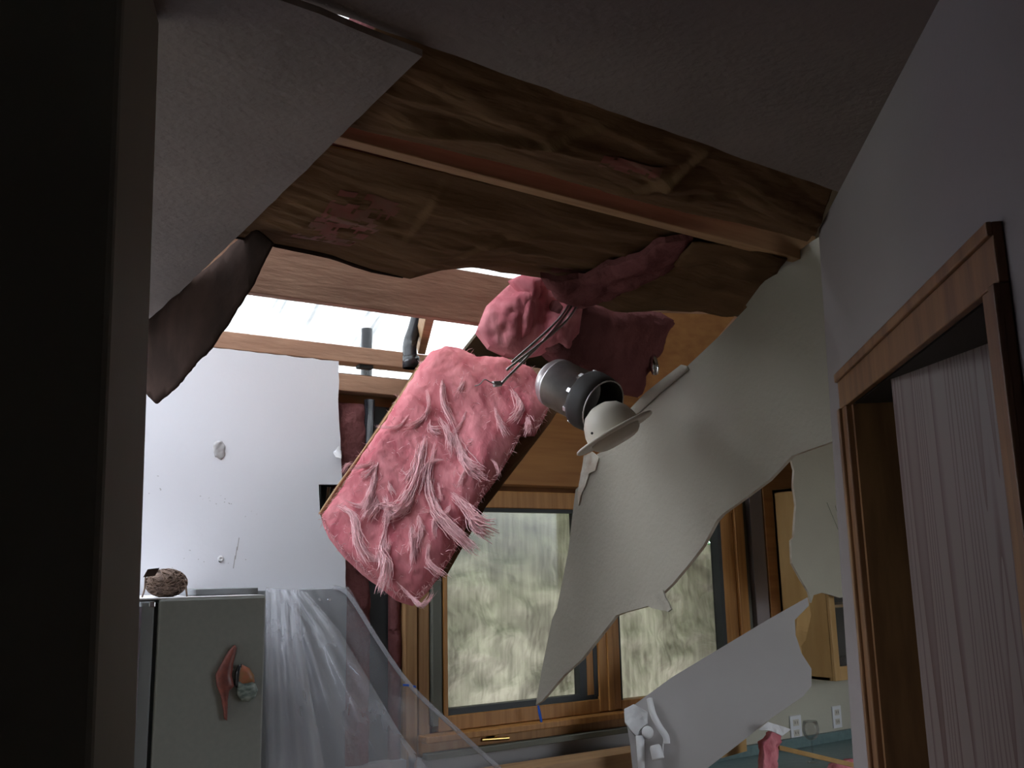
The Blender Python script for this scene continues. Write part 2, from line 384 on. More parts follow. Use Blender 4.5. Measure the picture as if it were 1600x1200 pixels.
# closet shell behind that wall
Vc = join(obox_g(dw(-1.3, 0, 1.1), DU*3.9, DN*.05, (0, 0, CZ)), obox_g(dw(-1.3, 0, .12), DU*.05, DN*1.0, (0, 0, CZ)), obox_g(dw(2.52, 0, .12), DU*.08, DN*2.6, (0, 0, CZ-.1)), obox_g(dw(-1.3, CZ-.06, .12), DU*3.8, DN*1.0, (0, 0, .02)))
tag(mesh('wall_closet', *Vc, 'dark_gap'), kind='structure')
# door 1: casing, jambs and the slab standing ajar
dr = struct_root('door_1', dw(t_open0, 0))
def casing(name, t0, z0, t1, z1):
    p = join(wquad_c(t0, z0, t1, z1, -.018), )
    return mesh(name, *p, 'oak', dr, bevel=.004)
def wquad_c(t0, z0, t1, z1, k, th=None): return obox_g(dw(t0, z0, k), DU*(t1-t0), DN*(-k if th is None else th), (0, 0, z1-z0))
for (a, b) in ((to_f-CW, to_f), (tn_o, tn_o+CW)):
    g = join(wquad_c(a, 0, b, ZO, -.016), wquad_c(a+(.046 if b > 2 else 0), 0, b-(0 if b > 2 else .046), ZO, -.024, .01))
    mesh('casing', *g, 'oak', dr, bevel=.003)
g = join(wquad_c(tn_o, ZO, to_f, ZT, -.016), wquad_c(tn_o, ZT-.022, to_f, ZT, -.024, .01))
mesh('head_casing', *g, 'oak', dr, bevel=.003)
g = join(wquad_c(t_open0, 0, t_open0+.018, ZO, -.002, .12), wquad_c(t_open1-.018, 0, t_open1, ZO, -.002, .12))
mesh('jamb', *g, 'oak', dr)
mesh('head_shade_strip', *wquad_c(t_open0+.02, ZO, t_open1-.02, ZO+.008, .004, .10), 'can_dark', dr)  # thin strip coloured near black to stand for the unlit gap at the head
s0 = pn(1391, 588, DN, DD+.012); s1 = pz(1570, 521, s0.z)
dv = (s1-s0); dv.z = 0; dv.normalize(); s0 = s0
sn = Vector((0, 0, 1)).cross(dv)
if sn.dot(DN) < 0: sn = -sn
g = obox_g((s0.x, s0.y, .01), dv*.76, sn*.035, (0, 0, s0.z-.01))
mesh('door_slab', *g, 'door_oak', dr, bevel=.002)

# ---- window wall: white drywall on the left part
tl_, tr_ = py(215, 532, YW), py(528, 564, YW)
Zp = 2.545
XW = py(529, 600, YW).x
zb = 1.575
poly = [Vector((-3, YW, 0)), Vector((XW+.02, YW, 0)), Vector((XW+.045, YW, zb)), Vector((XW+.03, YW, 1.9)), py(534, 806, YW), py(500, 803, YW), py(498, 757, YW), py(535, 757, YW), py(533, 716, YW), py(529, 640, YW), Vector((XW, YW, Zp)), Vector((-3, YW, Zp))]
wb = slab('wall_back', ragged(poly, .006, .04, idx=[1, 2, 3, 8, 9, 10], seed=1), (0, -1, 0), .013, 'wall_white', mside='gypsum', step=9); wb['kind'] = 'structure'
# marks on it: spackle blob, wall anchor, torn paper, scuffs
g = slab_g([py(x, y, YW-.0005) for x, y in ((333, 694), (338, 689), (347, 689), (352, 697), (352, 712), (346, 719), (336, 714), (333, 704))], (0, -1, 0), .0005, res=.006, front=lambda p, d: min(d, .004)+.003*fbm(p*90))
wp = mesh('spackle_patch', g[0], g[1], 'spackle', wb, smooth=True)
g = lathe_g(py(345, 873, YW), (0, -1, 0), [(0, .012), (.003, .011), (.004, .006), (-.0, .0)], 12)
mesh('wall_anchor', *g, 'fixture_white', wb)
mesh('anchor_hole', *lathe_g(py(344, 876, YW-.001), (0, -1, 0), [(0, .007), (.001, .005), (.001, .0)], 10), 'rubber', wb)
sc = []
for k in range(26):
    cx, cy = random.choice(((330, 780), (350, 784), (322, 880), (300, 878), (385, 800), (375, 865), (240, 760))); cx += random.gauss(0, 14); cy += random.gauss(0, 8)
    p = py(cx, cy, YW-.0006); sc.append(obox_g(p, (random.uniform(.002, .007), 0, random.uniform(-.004, .004)), (0, .0004, 0), (.001, 0, random.uniform(.001, .003))))
for k in range(3): 
    p = py(373-k*3, 840+k*14, YW-.0006); sc.append(obox_g(p, (.003, 0, 0), (0, .0004, 0), (-.006, 0, -.05)))
mesh('scuff_marks', *join(*sc), 'spackle', wb)['kind'] = 'stuff'
g = slab_g([py(x, y, YW-.002) for x, y in ((521, 706), (530, 700), (534, 709), (534, 722), (526, 720), (522, 712))], Vector((-.5, -1, .3)), .001, res=.005, front=lambda p, d: .02*math.sin((p.x+p.z)*90)*.5+.008)
mesh('torn_paper', g[0], g[1], 'fixture_white', wb, smooth=True)
# metal box left in the cut-out
bxo = thing('outlet_box', py(512, 780, YW+.03), 'open metal electrical box in the white wall cutout', 'outlet box')
a, b = py(500, 800, YW), py(524, 757, YW)
V_ = join(box_g((a.x, YW+.045, a.z), (b.x, YW+.05, b.z)), box_g((a.x, YW+.002, a.z), (a.x+.003, YW+.05, b.z)), box_g((a.x, YW+.002, b.z-.003), (b.x, YW+.05, b.z)), box_g((a.x, YW+.002, a.z), (b.x, YW+.05, a.z+.003)))
mesh('box_shell', *V_, 'rubber', bxo)
a, b = py(507, 794, YW+.02), py(514, 760, YW+.02)
mesh('steel_strap', *obox_g(a, (.018, .0, .0), (0, .01, 0), (.01, 0, b.z-a.z)), 'chrome', bxo, bevel=.003)
# lower wall / panel seen through the plastic, right of the refrigerator
a, b = py(400, 921, YW-.03), py(541, 918, YW-.03)
pan = thing('range_hood', (a.x, YW-.03, .9), 'grey metal side panel with two screws behind the clear plastic', 'panel')
box('panel', (a.x-.1, YW-.04, .4), (b.x, YW-.015, a.z-.005), 'grey_panel', pan, bevel=.003)
for xx in (499, 514):
    mesh('screw', *lathe_g(py(xx, 937, YW-.041), (0, -1, 0), [(0, .008), (.003, .006), (.004, 0)], 10), 'chrome', pan)

# exposed structure above and right of the drywall: plates, blocking, studs, header
def lumber(name, a, b, m, label, cat, group=None, bevel=.003):
    o = box(name, a, b, m, bevel=bevel); return tag(o, label, cat, group)
pz0 = py(500, 566, YW).z; pz1 = py(500, 541, YW).z
lumber('top_plate', (-2.9, YW+.0, Zp+.002), (4.9, YW+.09, Zp+.075), 'pine_rough', 'long pine top plate running along the head of the white wall', 'lumber')
lumber('blocking', (XW-.3, YW+.004, py(560, 612, YW).z), (2.06, YW+.09, py(560, 586, YW).z), 'pine_rough', 'short pine blocking just below the top plate beside the pink bays', 'lumber')
lumber('joint_plate', (py(563, 576, YW).x, YW+.01, Zp-.016), (py(585, 576, YW).x, YW+.05, Zp+.001), 'rubber', 'small dark metal plate in the bright gap under the top plate', 'metal plate')
lumber('window_header', (2.25, YW+.0, 2.035), (4.02, YW+.09, 2.40), 'header_wood', 'deep orange brown header board above the left window', 'header')
lumber('cripple_board', (2.07, YW+.005, 2.402), (4.5, YW+.085, 2.53), 'header_wood', 'brown board between the window header and the top plate', 'lumber')
def vstud(x0, x1, yref, y0, y1, z0, z1, m, label):
    a, b = py(x0, yref, y0).x, py(x1, yref, y0).x
    o = box('wall_stud', (a, y0, z0), (b, y1, z1), m, bevel=.003); return tag(o, label, 'stud')
vstud(634, 652, 1000, YW+.0, YW+.085, .3, 2.40, 'pine_vertical', 'pale pine stud left of the left window, first of the pair')
vstud(654, 671, 1000, YW+.012, YW+.085, .3, 2.40, 'pine_vertical', 'darker pine stud left of the left window, next to the window jamb')
vstud(1179, 1199, 900, YW-.0, YW+.085, .5, 2.40, 'wall_mauve', 'narrow painted grey strip of wall right of the right window')
zz = Vector((0, 0, 0))
shp = box_g((XW-.4, YW+.092, .3), (2.12, YW+.10, Zp-.03))
shp2 = box_g((3.9, YW+.092, .3), (5.2, YW+.10, Zp)); shp3 = box_g((2.12, YW+.092, 1.98), (3.9, YW+.10, Zp)); shp4 = box_g((-3, YW+.092, .0), (5.2, YW+.10, .95)); shp5 = box_g((-3, YW+.092, .95), (XW-.4, YW+.1, Zp))
tag(mesh('wall_sheathing', *join(shp, shp2, shp3, shp4, shp5), 'sheathing'), kind='structure')
tag(box('wall_back_lower', (XW+.05, YW, 0), (5.2, YW+.09, .86), 'drywall_grey'), kind='structure')
# insulation batts in the stud bays
def bay(name, x0, x1, yr, z0, z1, m, label, amp=.02, yb=YW+.04):
    a, b = py(x0, yr, YW).x, py(x1, yr, YW).x
    poly = [(a, yb, z0), (b, yb, z0), (b, yb, z1), (a, yb, z1)]
    o = slab(name, poly, (0, -1, 0), .04, m, smooth=True, res=.03, front=lambda p, d: .03*math.sqrt(min(d, .08)/.08)+amp*fbm(p*9))
    return tag(o, label, 'insulation')
bay('insulation_batt', 528, 584, 950, .35, 2.37, 'pink_shaded', 'shade-darkened pink insulation batt in the stud bay beside the white drywall')
bay('insulation_batt', 616, 633, 950, .35, 2.37, 'pink_shaded', 'thin strip of pink insulation left of the pale pine stud', .01)
bay('insulation_batt', 671, 681, 1000, .35, 2.37, 'pink_shaded', 'sliver of pink insulation squeezed beside the left window jamb', .006)
tag(box('dark_strip', (py(585, 950, YW).x, YW+.06, .35), (py(618, 950, YW).x, YW+.085, 2.37), 'rubber'), 'dark strip between two pink insulation batts', 'sheathing')  # near-black strip set between the batts
# orange board right of the right window
a = py(1201, 900, YW).x
lumber('plywood_board', (a, YW-.004, .958), (a+.62, YW+.02, 2.39), 'header_wood', 'wide orange plywood board right of the right window behind torn drywall', 'plywood')

# ---------------------------------------------------------------- windows
zB = 1.0; zTp = py(800, 796, YW).z
def wbox(x0, x1, z0, z1, y0, y1): return box_g((x0, y0, z0), (x1, y1, z1))
def X_(x, yr=1000): return py(x, yr, YW).x
w1 = struct_root('window_1', (2.6, YW, .95)); w2 = struct_root('window_2', (3.5, YW, .95))
xa, xb = X_(698), X_(931); xm1 = X_(968, 1050)
mesh('window_frame', *join(wbox(xa-.075, xa-.03, .98, 2.03, YW-.01, YW+.09), wbox(xa-.03, xa, 1.0, 1.95, YW+.0, YW+.09)), 'olive_trim', w1, bevel=.003)
mesh('sash', *join(wbox(xa-.022, xa, 1.0, 1.93, YW-.012, YW+.02), wbox(xa-.02, xb, zTp+.005, zTp+.085, YW-.01, YW+.04), wbox(xa-.05, xb+.002, .955, 1.018, YW-.012, YW+.05)), 'window_wood', w1, bevel=.004)
mesh('gasket', *join(wbox(xa, xb, 1.018, 1.045, YW+.0, YW+.045), wbox(xa, xb, zTp-.012, zTp+.005, YW, YW+.045), wbox(X_(904), X_(915), 1.045, zTp, YW+.0, YW+.045), wbox(X_(925), xb, 1.03, zTp+.05, YW-.006, YW+.045)), 'rubber', w1)
mesh('stile', *wbox(X_(915), X_(925), 1.04, zTp, YW-.002, YW+.045), 'window_wood', w1)
mesh('mullion', *join(wbox(xb, X_(944), .96, 2.03, YW-.016, YW+.06), wbox(X_(944), X_(953), .96, 2.03, YW-.024, YW+.06), wbox(X_(953), X_(965), .96, 2.03, YW-.012, YW+.06)), 'window_wood', w1, bevel=.004)
mesh('pane', *wbox(xa, X_(906), 1.02, zTp, YW+.026, YW+.030), 'glass', w1)
g = join(tube_g([py(752, 1156, YW-.03), py(795, 1153, YW-.03)], .009, 8), obox_g(py(758, 1156, YW-.03), (.05, 0, 0), (0, .02, 0), (0, 0, .022)), tube_g([py(772, 1150, YW-.045), py(788, 1142, YW-.055)], .006, 8))
mesh('brass_latch', *g, 'brass', w1, bevel=.002)['label'] = 'polished brass latch'
mesh('lock_tab', *obox_g(py(814, 1128, YW-.005), (.018, 0, .0), (0, .01, 0), (.002, 0, .022)), 'rubber', w1, bevel=.002)
xr = X_(1127, 950)
mesh('gasket', *join(wbox(X_(965), X_(969), .99, zTp, YW-.002, YW+.04), wbox(X_(1124, 950), xr+.01, .99, 2.0, YW-.02, YW+.04)), 'rubber', w2)
mesh('window_frame', *join(wbox(xr+.01, X_(1141, 900), .98, 2.03, YW-.02, YW+.06), wbox(X_(1141, 900), X_(1148, 900), .98, 2.03, YW-.008, YW+.06), wbox(X_(1148, 900), X_(1162, 900), .98, 2.03, YW-.028, YW+.06), wbox(X_(965), X_(1162, 900), zTp+.005, 2.03, YW-.012, YW+.05), wbox(X_(965), X_(1162, 900), .955, 1.0, YW-.012, YW+.05)), 'window_wood', w2, bevel=.004)
mesh('window_gap', *wbox(X_(1162, 900), X_(1178, 900), .8, 2.03, YW+.03, YW+.085), 'olive_trim', w2)
mesh('pane', *wbox(X_(965), xr, .99, zTp, YW+.026, YW+.030), 'glass', w2)
# stool and apron under the windows
tag(mesh('trim_1', *join(wbox(2.0, X_(1180), .925, .953, YW-.075, YW+.0), wbox(2.0, X_(1180), .875, .925, YW-.03, YW)), 'window_wood', bevel=.004), kind='structure')
tag(mesh('trim_2', *wbox(2.0, X_(1180), .86, .885, YW-.085, YW-.04), 'olive_trim', bevel=.003), kind='structure')

# ---------------------------------------------------------------- tarps, outside
def grid_thing(name, fn, nu, nv, m, label, cat, skip=None, **k):
    V, Fs = sheetgrid(fn, nu, nv)
    if skip: Fs = [f for f in Fs if not skip(sum((V[i] for i in f), Vector())/4)]
    o = mesh(name, V, Fs, m, smooth=True); sm = o.modifiers.new('solid', 'SOLIDIFY'); sm.thickness = .002; return tag(o, label, cat)
grid_thing('tarp', lambda u, v: Vector((.45+5.2*u, 2.35+2.75*v+.02*fbm(Vector((u*8, v*6, 1))), 3.72-1.22*v+.03*fbm(Vector((u*9, v*5, 0))))), 90, 40, 'tarp_roof', 'pale backlit woven tarp stretched over the open roof', 'tarp')
gap_c = [py(1099, 836, 4.02), py(1116, 802, 4.02), py(1135, 805, 4.02), py(1135, 872, 4.02)]
def ingap(p):
    q = [(g.x, g.z) for g in gap_c]; c = False
    for i in range(4):
        a, b = q[i], q[i-1]
        if (a[1] > p.z) != (b[1] > p.z) and p.x < (b[0]-a[0])*(p.z-a[1])/(b[1]-a[1])+a[0]: c = not c
    return c
grid_thing('tarp', lambda u, v: Vector((1.2+4.0*u, 4.07+.07*fbm(Vector((u*5, v*4, 3)))+.05*abs(noise.noise(Vector((u*14+v*5, v*9-u*6, 3))))+.015*fbm(Vector((u*40, v*24, 3))), .2+2.25*v)), 230, 130, 'tarp_window', 'dull silver crumpled tarp hung outside the windows', 'tarp', skip=ingap)
# eave soffit joining the two tarps, roof deck above the insulation
tag(box('trim_3', (-3.2, 4.1, 2.44), (5.6, 5.1, 2.46), 'deck'), kind='structure')
Vd = join(box_g((-3.2, -2.1, 3.72), (5.4, 2.36, 3.76)), prism_g([(2.55, 2.3, 3.70), (5.4, 2.3, 3.70), (5.4, 5.1, 2.46), (2.55, 5.1, 2.46)], (0, 0, .02)), box_g((-3.2, -2.1, 2.56), (-3.16, 2.4, 3.75)), box_g((5.36, -2.1, 2.56), (5.4, 5.1, 3.75)), box_g((-3.2, -2.14, 2.56), (5.4, -2.1, 3.75)), box_g((-3.2, 2.4, 2.9), (-3.16, 5.1, 3.75)))
tag(mesh('ceiling_roof_deck', *Vd, 'deck'), kind='structure')
# tree beyond the tarp, lawn
tr = thing('tree', (9.3, 9.5, -.6), 'green tree outside, seen through the torn tarp corner', 'tree')
mesh('trunk', *tube_g([(9.3, 9.5, -.6), (9.35, 9.5, 1), (9.2, 9.6, 2.6)], [.16, .12, .06]), 'pine_vertical', tr)
LV = []
for k in range(2600):
    d = Vector((random.gauss(0, 1), random.gauss(0, 1), random.gauss(0, 1))).normalized()*random.uniform(.4, 1.7); c = Vector((9.2, 9.6, 2.6))+d
    a = Vector((random.gauss(0, 1), random.gauss(0, 1), random.gauss(0, 1))).normalized()*.09; b = a.orthogonal().normalized()*.045
    LV.append(([c-a, c+b, c+a, c-b], [(0, 1, 2, 3)]))
mesh('foliage', *join(*LV), 'leaf', tr)
tag(box('ground', (-30, 5.2, -.7), (40, 60, -.6), 'grass'), kind='structure')

# ---------------------------------------------------------------- drywall panel left of the hole (slightly dropped)
Bp = pz(232, 505, CZ-.02); A2 = pz(664, 82, CZ-.02)
poly = [A2, Bp, Vector((-2.9, Bp.y+.0, CZ-.02)), Vector((-2.9, A2.y-.16, CZ-.02))]
q0 = pz(490, 8, CZ-.02)
A2 = pz(660, 88, CZ-.02); q0 = pz(500, 22, CZ-.02)
poly = ragged([A2, Bp, Vector((.55, Bp.y, CZ-.02)), Vector((.5, 3.0, CZ-.02)), Vector((-2.9, 3.0, CZ-.02)), Vector((-2.9, 1.16, CZ-.02)), q0, pz(560, 48, CZ-.02)], .003, .05, idx=[0], seed=8)
o = slab('drywall_sheet', poly, (0, 0, -1), .013, 'ceiling_texture', mside='gypsum', step=9)
tag(o, 'textured ceiling drywall panel still up left of the hole, its edge cut straight', 'drywall panel')
# hole edge cut along the hall wall: brown paper rim
# ---------------------------------------------------------------- joists
def joist(name, y, x0, x1, z0, h, m, label, cat='joist', tilt=0):
    o = mesh(name, *obox_g((x0, y, z0), (x1-x0, tilt, 0), (0, .038, 0), (0, 0, h)), m, bevel=.003); return tag(o, label, cat)
pL, pR = pz(600, 245, CZ), pz(1224, 407, CZ)
ti = (pR.y-pL.y)/(pR.x-pL.x)
joist('ceiling_joist', pL.y-.038+(-.3-pL.x)*ti, -.3, 2.36, CZ, .09, 'pine', 'exposed pine joist running between the two rows of brown paper', tilt=2.66*ti)
joist('ceiling_joist', 3.0, .2, 4.2, 2.541, .20, 'pine_rough', 'wide rough beam crossing the open roof above the pink insulation', 'beam', tilt=-.06)
tag(mesh('rafter', *obox_g(py(665, 497, 3.06), (.038, 0, 0), py(653, 553, YW-.05)-py(665, 497, 3.06), (0, .03, .07)), 'pine', bevel=.003), 'narrow pine rafter behind the black hooked pipe', 'rafter')
# nail / knot on joist
# ---------------------------------------------------------------- kraft faced batts between the joists
def kraftrow(name, x0, x1, y0, y1, zf, label, seed, print_at=None, nu=230, nv=80, folds=()):
    def f(u, v):
        y = y0+(y1-y0)*v; x = x0+(min(x1, (.5366+.6501*y)/.7598-.015 if y < 1.8 else x1)-x0)*u
        s = math.sin(math.pi*v)
        zz = zf(u, v)
        w = .020*fbm(Vector((x*2.2+y*3.0+seed, y*9-x*2.0, seed)), 3)+.022*(abs(noise.noise(Vector((x*2.6-y*6, y*5+x*1.2, seed+3)))))
        w = w*.9+.0045*(abs(noise.noise(Vector((x*7-y*10, y*22+x*5, seed))))+abs(noise.noise(Vector((x*16+y*9, y*40-x*9, seed+1)))))
        for pl, hgt, wid in folds:
            best = None
            for i in range(len(pl)-1):
                a, b = pl[i], pl[i+1]; dx, dy = b.x-a.x, b.y-a.y; L2 = dx*dx+dy*dy; t = ((x-a.x)*dx+(y-a.y)*dy)/L2; tc_ = min(1, max(0, t))
                ex, ey = x-a.x-tc_*dx, y-a.y-tc_*dy; d = math.hypot(ex, ey); sg = dx*ey-dy*ex
                if best is None or d < best[0]: best = (d, sg, (i+tc_)/(len(pl)-1))
            d, sg, tt = best; en = math.sin(math.pi*min(.999, max(.001, tt)))**.5
            if sg > 0: w += hgt*en*math.exp(-d/wid)*min(1, d/.014)*1.3
            else: w -= hgt*.5*en*math.exp(-d/(wid*.3))*min(1, d/.014)
        return Vector((x, y, zz-w*(.35+.65*s)))
    V, Fs = sheetgrid(f, nu, nv); n = len(V)
    top = [Vector((v.x, v.y, v.z+.10+.01*fbm(v*6))) for v in V]
    r = thing(name, (x0, y0, CZ), label, 'insulation')
    o = mesh('paper_facing', V, Fs, 'kraft', r, smooth=True); sm = o.modifiers.new('solid', 'SOLIDIFY'); sm.thickness = .002; sm.offset = 1
    V2, F2 = join((V, []), (top, Fs)); rim = []
    W_ = nu+1
    b = [i for i in range(nu+1)]+[j*W_+nu for j in range(1, nv+1)]+[nv*W_+i for i in range(nu-1, -1, -1)]+[j*W_ for j in range(nv-1, 0, -1)]
    V2 = [Vector((v.x, v.y, v.z+.006)) for v in V]+top
    F2 = Fs+[tuple(i+n for i in q) for q in Fs]+[(b[i], b[(i+1) % len(b)], b[(i+1) % len(b)]+n, b[i]+n) for i in range(len(b))]
    mesh('glass_fibre', V2, F2, 'pink_shaded', r, smooth=True)
    return r, f
gp = lambda *q: [pz(a, b, CZ) for a, b in q]
FO1 = [(gp((560, 192), (700, 200), (850, 212), (965, 192)), .016, .05), (gp((920, 304), (1000, 290), (1060, 262), (1110, 232)), .02, .05), (gp((1010, 300), (1130, 302), (1290, 280)), .010, .04), (gp((700, 130), (800, 150), (900, 175)), .008, .03)]
FO2 = [(gp((600, 392), (640, 350), (690, 300), (720, 262)), .008, .03), (gp((690, 400), (760, 372), (850, 360), (960, 350)), .012, .04), (gp((780, 330), (880, 335), (1000, 372)), .008, .03)]
k1, f1 = kraftrow('insulation_batt', .66, 2.30, 1.36, 1.745, lambda u, v: CZ+.045-.03*math.sin(math.pi*v)*min(1, u*8)-.036*v, 'brown paper faced insulation nearest the viewer, between the ceiling edge and the joist', 2.0, folds=FO1)
EDG = [(p.x, p.z) for p in (py(a, b, 2.52) for a, b in ((400, 372), (425, 379), (520, 399), (580, 420), (640, 434), (690, 420), (740, 415), (835, 431), (900, 441), (1000, 440), (1100, 432), (1200, 420)))]
def edz(X):
    if X <= EDG[0][0]: return EDG[0][1]
    for (a, za), (b, zb_) in zip(EDG, EDG[1:]):
        if X <= b: return za+(zb_-za)*(X-a)/(b-a)
    return EDG[-1][1]
def z2(u, v):
    X = .66+1.58*u; e_ = edz(X); w = v**1.6
    return (CZ+.035)*(1-w)+e_*w-.035*math.sin(math.pi*v)*min(1, u*8)+.05*max(0, (u-.65)/.35)*(1-w)
k2, f2 = kraftrow('insulation_batt', 0.66, 2.24, 1.90, 2.52, z2, 'brown paper faced insulation beyond the joist, sagging to a wavy lower edge', 9.0, folds=FO2)
def decal(fn, u0, u1, v0, v1, name, m, par, nu=14, nv=8, rag=.3):
    V, Fs = sheetgrid(lambda a, b: fn(u0+(u1-u0)*a, v0+(v1-v0)*b)-Vector((0, 0, .0035)), nu, nv)
    Fs = [f for f in Fs if fbm(V[f[0]]*30) > -rag]
    return mesh(name, V, Fs, m, par, smooth=True)
decal(f2, .13, .24, .25, .8, 'red_print', 'print_red', k2, 22, 16, .15)['label'] = 'faded red print on the paper'
decal(f2, .66, .73, .60, .78, 'red_print', 'print_red', k2, 18, 10, .1)
decal(f1, .45, .58, .45, .62, 'red_print', 'print_red', k1, 18, 10, .1)
# dark overlapping folds in the paper
def fold(pts, w, m, par, h=.012):
    g = tube_g(smoothpath(pts, 8), [w*(.25+.75*math.sin(math.pi*min(1, max(0, i/(8*(len(pts)-1)))))) for i in range(8*(len(pts)-1)+1)], 8)
    return mesh('paper_fold', *g, m, par, smooth=True)
def onrow(fn, X0, X1, Y0, Y1, x, y, dz=.0):
    p = pz(x, y, CZ+.02); return fn((p.x-X0)/(X1-X0), (p.y-Y0)/(Y1-Y0))-Vector((0, 0, dz))
fp = lambda x, y: onrow(f1, .66, 2.30, 1.36, 1.745, x, y, .0)
fp2 = lambda x, y: onrow(f2, 0.66, 2.24, 1.90, 2.52, x, y)
mesh('paper_lip', *tube_g([f2(u_, 1)+Vector((0, -.004, -.004)) for u_ in [i/60 for i in range(2, 24)]], [.002+.007*math.sin(math.pi*i/21) for i in range(22)], 8), 'kraft_dark', k2, smooth=True)

# right-hand torn batt hanging lower: kraft face and pink body
tb = thing('insulation_batt', pz(1050, 450, 2.5), 'torn end of brown paper insulation drooping beside the fallen ceiling sheet', 'insulation')
n3, d3 = plane3(pz(900, 455, 2.50), pz(1225, 408, 2.535), pz(1140, 492, 2.49))
P3 = lambda x, y: pn(x, y, n3, d3)
slab('paper_facing', [P3(*q) for q in ((905, 478), (985, 450), (1050, 412), (1082, 374), (1150, 385), (1230, 403), (1205, 440), (1160, 487), (1145, 493), (1060, 488), (960, 484))], n3, .004, 'kraft', tb, smooth=True, res=.022, front=lambda p, d: .015*fbm(p*7)+.01*abs(fbm(p*3)))
slab('glass_fibre', [P3(*q)-n3*.004 for q in ((845, 440), (905, 438), (960, 418), (1040, 380), (1083, 374), (1060, 415), (985, 456), (905, 484), (870, 470))], n3, .02, 'pink_shaded', tb, smooth=True, res=.02, front=lambda p, d: .02*min(1, d/.03)+.014*fbm(p*16))

# dark paper flap hanging at the far left
n4, d4 = plane3(pz(405, 365, 2.53), py(232, 505, 3.35), py(245, 630, 3.28))
P4 = lambda x, y: pn(x, y, n4, d4)
pol = ragged([P4(*q) for q in ((395, 355), (425, 380), (375, 470), (320, 555), (300, 575), (245, 631), (200, 585), (200, 520), (232, 500))], .004, .02, idx=[1, 2, 3, 4], seed=2)
fl = thing('paper_flap', P4(300, 480), 'dark brown paper flap hanging down in front of the white wall', 'insulation')
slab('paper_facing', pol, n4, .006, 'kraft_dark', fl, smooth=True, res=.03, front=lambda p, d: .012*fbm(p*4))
# ---------------------------------------------------------------- the big hanging pink batt
n5, d5 = plane3(py(690, 545, 3.32), py(505, 805, 3.20), py(850, 640, 3.02))
P5 = lambda x, y, k=0: pn(x, y, n5, d5+k)
hb = thing('insulation_batt', P5(620, 930), 'large bright pink insulation batt hanging from the roof in front of the stud bays', 'insulation')
out5 = [(655, 572), (672, 552), (695, 543), (720, 546), (745, 558), (790, 560), (830, 575), (850, 600), (858, 630), (838, 668), (815, 668), (800, 700), (778, 735), (752, 770), (735, 800), (712, 850), (690, 885), (668, 915), (645, 935), (618, 925), (596, 908), (565, 885), (538, 860), (512, 826), (503, 806), (535, 760), (565, 712), (600, 660)]
def relief(p, d):
    a = p.x+.35*p.z; c_ = p.z-.35*p.x
    w_ = noise.noise(Vector((p.x*3, 4, p.z*3)))*.5
    r = .035*math.sqrt(min(1, d/.06))+.022*fbm(Vector((a*7+w_, 3, c_*2.6)), 2)*min(1, d/.05)
    r += .026*(.45-abs(noise.noise(Vector((a*9+w_*2, 1, c_*2.0)))))*min(1, d/.05)+.010*(.4-abs(noise.noise(Vector((a*24+w_*3, 7, c_*6)))))
    return r+.0035*fbm(p*38, 3)
slab('glass_fibre', [P5(*q) for q in out5], n5, .06, 'pink', hb, smooth=True, res=.010, front=relief, back=lambda p, d: .01*fbm(p*9))
kr = [(660, 560), (600, 652), (500, 802), (503, 812), (520, 835), (650, 930), (700, 895), (760, 790), (860, 660), (872, 640), (862, 620), (800, 560)]
slab('paper_facing', [P5(*q, -.066) for q in kr], n5, .004, 'kraft', hb, smooth=True, res=.04, front=lambda p, d: .004*fbm(p*8))
g = []
cp = lambda a, b: (480+a/3, 560+b/3)
strands = [([(550, 380), (530, 480), (500, 600), (440, 710), (360, 740)], 13), ([(600, 400), (570, 560), (590, 680), (640, 760), (740, 860), (790, 900)], 11),
 ([(680, 640), (760, 720), (800, 780), (870, 810)], 15), ([(690, 320), (720, 430), (770, 520), (835, 558)], 10), ([(340, 430), (320, 560), (290, 680), (265, 750)], 9),
 ([(150, 690), (220, 740), (240, 860), (290, 950)], 10), ([(370, 780), (350, 900), (375, 980), (350, 1090)], 12), ([(290, 950), (360, 930), (385, 860)], 6),
 ([(860, 470), (890, 510), (900, 550)], 3), ([(1030, 270), (1035, 310), (1030, 350)], 8), ([(380, 570), (390, 610), (405, 635)], 5), ([(230, 880), (300, 930), (350, 950)], 5),
 ([(420, 1050), (490, 1120), (540, 1160), (590, 1100)], 5), ([(330, 690), (380, 700), (440, 720), (470, 690)], 10), ([(530, 400), (500, 520), (450, 580)], 8), ([(630, 780), (690, 820), (760, 880)], 9), ([(640, 60), (640, 200), (700, 330)], 8), ([(960, 150), (1000, 230), (960, 300)], 9), ([(880, 230), (900, 300), (930, 360)], 7),
 ([(180, 670), (260, 690), (300, 640)], 5), ([(360, 640), (380, 720), (370, 800)], 8), ([(720, 40), (735, 110), (700, 180)], 7), ([(560, 150), (570, 230), (540, 300)], 5)]
for k in range(34):
    x_, y_ = random.uniform(200, 900), random.uniform(120, 900)
    if not (x_+y_ > 620 and x_ < 1060-.55*y_): continue
    a_ = random.gauss(1.75, .4); L_ = random.uniform(60, 190); b_ = random.gauss(0, .4)
    strands.append(([(x_, y_), (x_+L_*.5*math.cos(a_), y_+L_*.5*math.sin(a_)), (x_+L_*math.cos(a_+b_), y_+L_*math.sin(a_+b_))], random.uniform(3, 8)))
